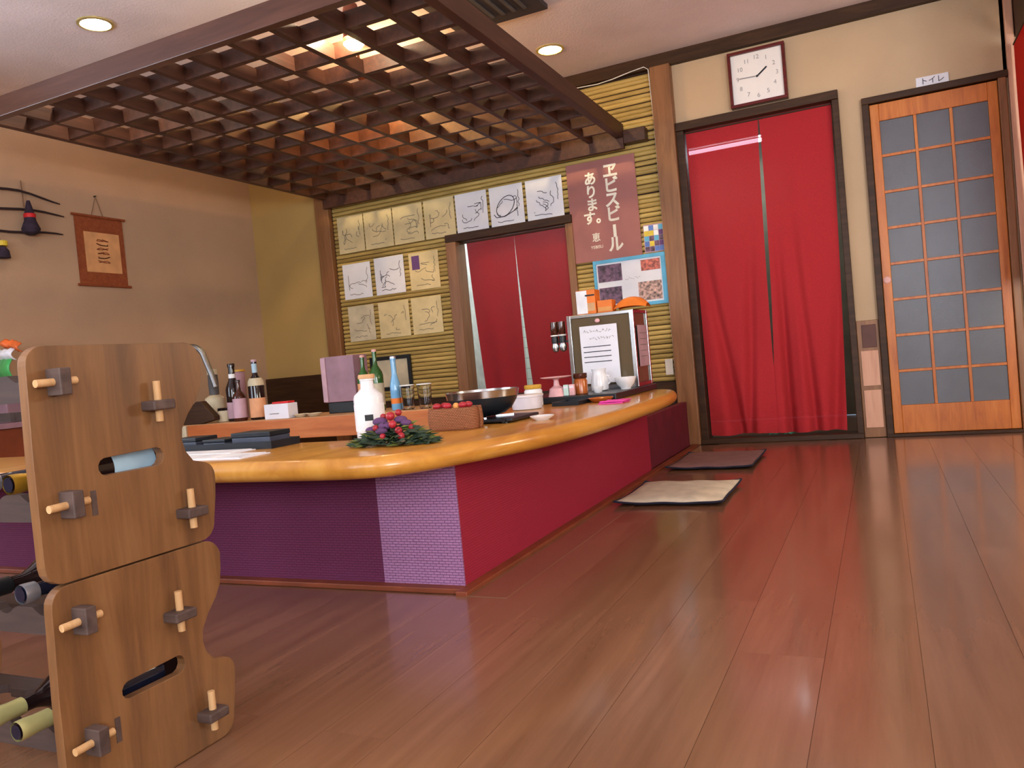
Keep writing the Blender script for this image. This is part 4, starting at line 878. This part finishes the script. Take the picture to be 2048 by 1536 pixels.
# slippers behind the curtain
for k, (x, lb) in enumerate(((-.70, 'green slipper peeking under the tall red curtain'), (-.60, 'second green slipper under the tall red curtain, nearer the clock side'))):
    t = thing('slipper', lb, 'slipper', (x, 5.60, 0), 'slippers behind the curtain')
    MB().prism([(x + .04 * math.cos(a), 5.62 + .10 * math.sin(a)) for a in [k_ * 6.283 / 16 for k_ in range(16)]], 0, .018, 'z').build('sole', 'teal', t)
    MB().grid(lambda u, v: (x + .038 * (u * 2 - 1), 5.535 + .09 * v, .0185 + .045 * math.sin(math.pi * u) * (.5 + .5 * v)), 10, 8).build('upper', 'teal', t, smooth=True, thick=.003)
# ================================================================== wine rack
RX = -1.215
def arc(cy, cz, r, a0, a1, n=6): return [(cy + r * math.cos(math.radians(a0 + (a1 - a0) * k / n)), cz + r * math.sin(math.radians(a0 + (a1 - a0) * k / n))) for k in range(n + 1)]
def rack(z0, label):
    t = thing('wine_rack', label, 'wine rack', (RX - .33, .99, z0 + .001), 'stacked wine rack modules')
    H = .388
    prof = [(.835, z0 + .001)] + arc(1.125, z0 + .035, .034, -90, 0) + [(1.168, z0 + .08), (1.172, z0 + .115)] + arc(1.142, z0 + .122, .03, 0, 70, 4)
    prof += [(1.122, z0 + .158), (1.106, z0 + .178), (1.100, z0 + .200), (1.103, z0 + .222), (1.120, z0 + .248), (1.142, z0 + .272), (1.156, z0 + .295), (1.162, z0 + .325)]
    prof += arc(1.127, z0 + H - .040, .038, 10, 90) + arc(.842, z0 + H - .034, .032, 90, 180) + [(.806, z0 + .2), (.806, z0 + .04)] + arc(.838, z0 + .033, .032, 180, 270, 4)[:-1]
    # panel with a slot: outline bridged to a hole
    hole = arc(1.037, z0 + .178, .017, -80, 80, 5) + arc(.933, z0 + .176, .015, 100, 260, 5)
    for xp in (RX - .020, RX - .76):
        bm = bmesh.new()
        def loop(pts): 
            vs_ = [bm.verts.new((0, y, z)) for y, z in pts]; return [bm.edges.new((vs_[i], vs_[(i + 1) % len(vs_)])) for i in range(len(vs_))]
        e = loop(prof) + loop(hole)
        bmesh.ops.triangle_fill(bm, use_beauty=True, use_dissolve=False, edges=e)
        g = bmesh.ops.extrude_face_region(bm, geom=bm.faces[:])
        bmesh.ops.translate(bm, vec=(.020, 0, 0), verts=[v for v in g['geom'] if isinstance(v, bmesh.types.BMVert)])
        bmesh.ops.recalc_face_normals(bm, faces=bm.faces)
        me = bpy.data.meshes.new('side_panel'); bm.to_mesh(me); bm.free(); me.materials.append(MATS['rack_wood'])
        p = bpy.data.objects.new('side_panel', me); C.objects.link(p); p.location = (xp, 0, 0); adopt(p, t)
        md = p.modifiers.new('edge', 'BEVEL'); md.width = .004; md.segments = 2; md.limit_method = 'ANGLE'; md.angle_limit = math.radians(60)
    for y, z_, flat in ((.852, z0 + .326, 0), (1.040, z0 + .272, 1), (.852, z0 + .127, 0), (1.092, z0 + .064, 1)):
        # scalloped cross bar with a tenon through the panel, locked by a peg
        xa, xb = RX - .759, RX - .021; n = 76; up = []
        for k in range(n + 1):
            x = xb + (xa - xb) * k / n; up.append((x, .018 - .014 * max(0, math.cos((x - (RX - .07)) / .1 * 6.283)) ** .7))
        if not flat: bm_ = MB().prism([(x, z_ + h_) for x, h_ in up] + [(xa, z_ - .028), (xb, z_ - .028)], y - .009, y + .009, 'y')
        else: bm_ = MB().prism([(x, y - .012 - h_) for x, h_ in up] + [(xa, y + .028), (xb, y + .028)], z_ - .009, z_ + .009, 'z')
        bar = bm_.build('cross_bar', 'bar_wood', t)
        if not flat: tn = box('tenon', 'rack_dark', RX - .0205, RX + .034, y - .010, y + .010, z_ - .022, z_ + .022, t, bevel=.002)
        else: tn = box('tenon', 'rack_dark', RX - .0205, RX + .034, y - .024, y + .024, z_ - .009, z_ + .009, t, bevel=.003)
        px = RX + .016
        if flat: MB().tube([(px, y, z_ - .030), (px, y, z_ + .044)], .0068, 10).build('peg', 'peg_wood', tn, smooth=True)
        else: MB().tube([(px, y - .040, z_ - .001), (px, y + .03, z_ + .001)], .0065, 10).build('peg', 'peg_wood', tn, smooth=True)
    # small dark through-slot beside the lower front tenon
    box('slot_insert', 'rack_dark', RX - .019, RX + .0012, .898, .908, z0 + .098, z0 + .140, t)
    return t
rack(.388, 'upper wooden wine rack module with pegged tenons and a hand slot'); rack(0, 'lower wooden wine rack module standing on the floor')
def wine(x, z, yt, body, cap, lbl, label, L=.295, r=.0365, tl_=0):
    t = thing('wine_bottle', label, 'bottle', (x, yt + L / 2, z - r), 'bottles lying in the wine rack')
    yb = yt + L
    MB().lathe([(.011, .0), (.0145, .002), (.0145, .012), (.0125, .016), (.013, .075), (.018, .09), (.030, .11), (r, .13), (r, L - .008), (r * .92, L)], (x, yt, z), 24, 'y').build('glass_body', body, t, smooth=True)
    MB().lathe([(.0158, .0), (.0165, .004), (.0165, .014), (.0158, .024), (.0140, .0245)] if cap == 'silver_cap' else [(.0158, .0), (.0165, .004), (.0165, .014), (.0150, .030), (.0150, .055), (.0138, .056)], (x, yt - .002, z), 24, 'y', cap=False).build('capsule', cap, t, smooth=True)
    MB().lathe([(.0098, .001), (.012, .0)], (x, yt - .003, z), 20, 'y').build('cork_end', 'bottle_navy', t)
    MB().lathe([(r * 1.004, .165), (r * 1.012, .165), (r * 1.012, L - .045), (r * 1.004, L - .045)], (x, yt, z), 24, 'y', cap=False).build('label', lbl, t, smooth=True)
wine(-1.285, .5555, .81, 'bottle_dark', 'gold', 'label_blue', 'dark wine bottle with gold neck and pale blue label in the upper rack', .30)
wine(-1.385, .5555, .83, 'bottle_navy', 'silver_cap', 'label_white', 'navy wine bottle farther left in the upper rack')
wine(-1.285, .3765, .81, 'bottle_navy', 'silver_cap', 'label_pink', 'navy wine bottle with silver screw cap between the two rack modules')
wine(-1.385, .3765, .80, 'bottle_dark', 'black', 'label_tan', 'black wine bottle behind the silver-capped one in the rack')
wine(-1.285, .165, .78, 'bottle_dark', 'foil_green', 'bottle_navy', 'dark wine bottle with yellow-green foil low in the rack', .30)
wine(-1.385, .165, .80, 'bottle_dark', 'foil_green', 'label_tan', 'black wine bottle with pale foil at the left of the lowest rack tier')
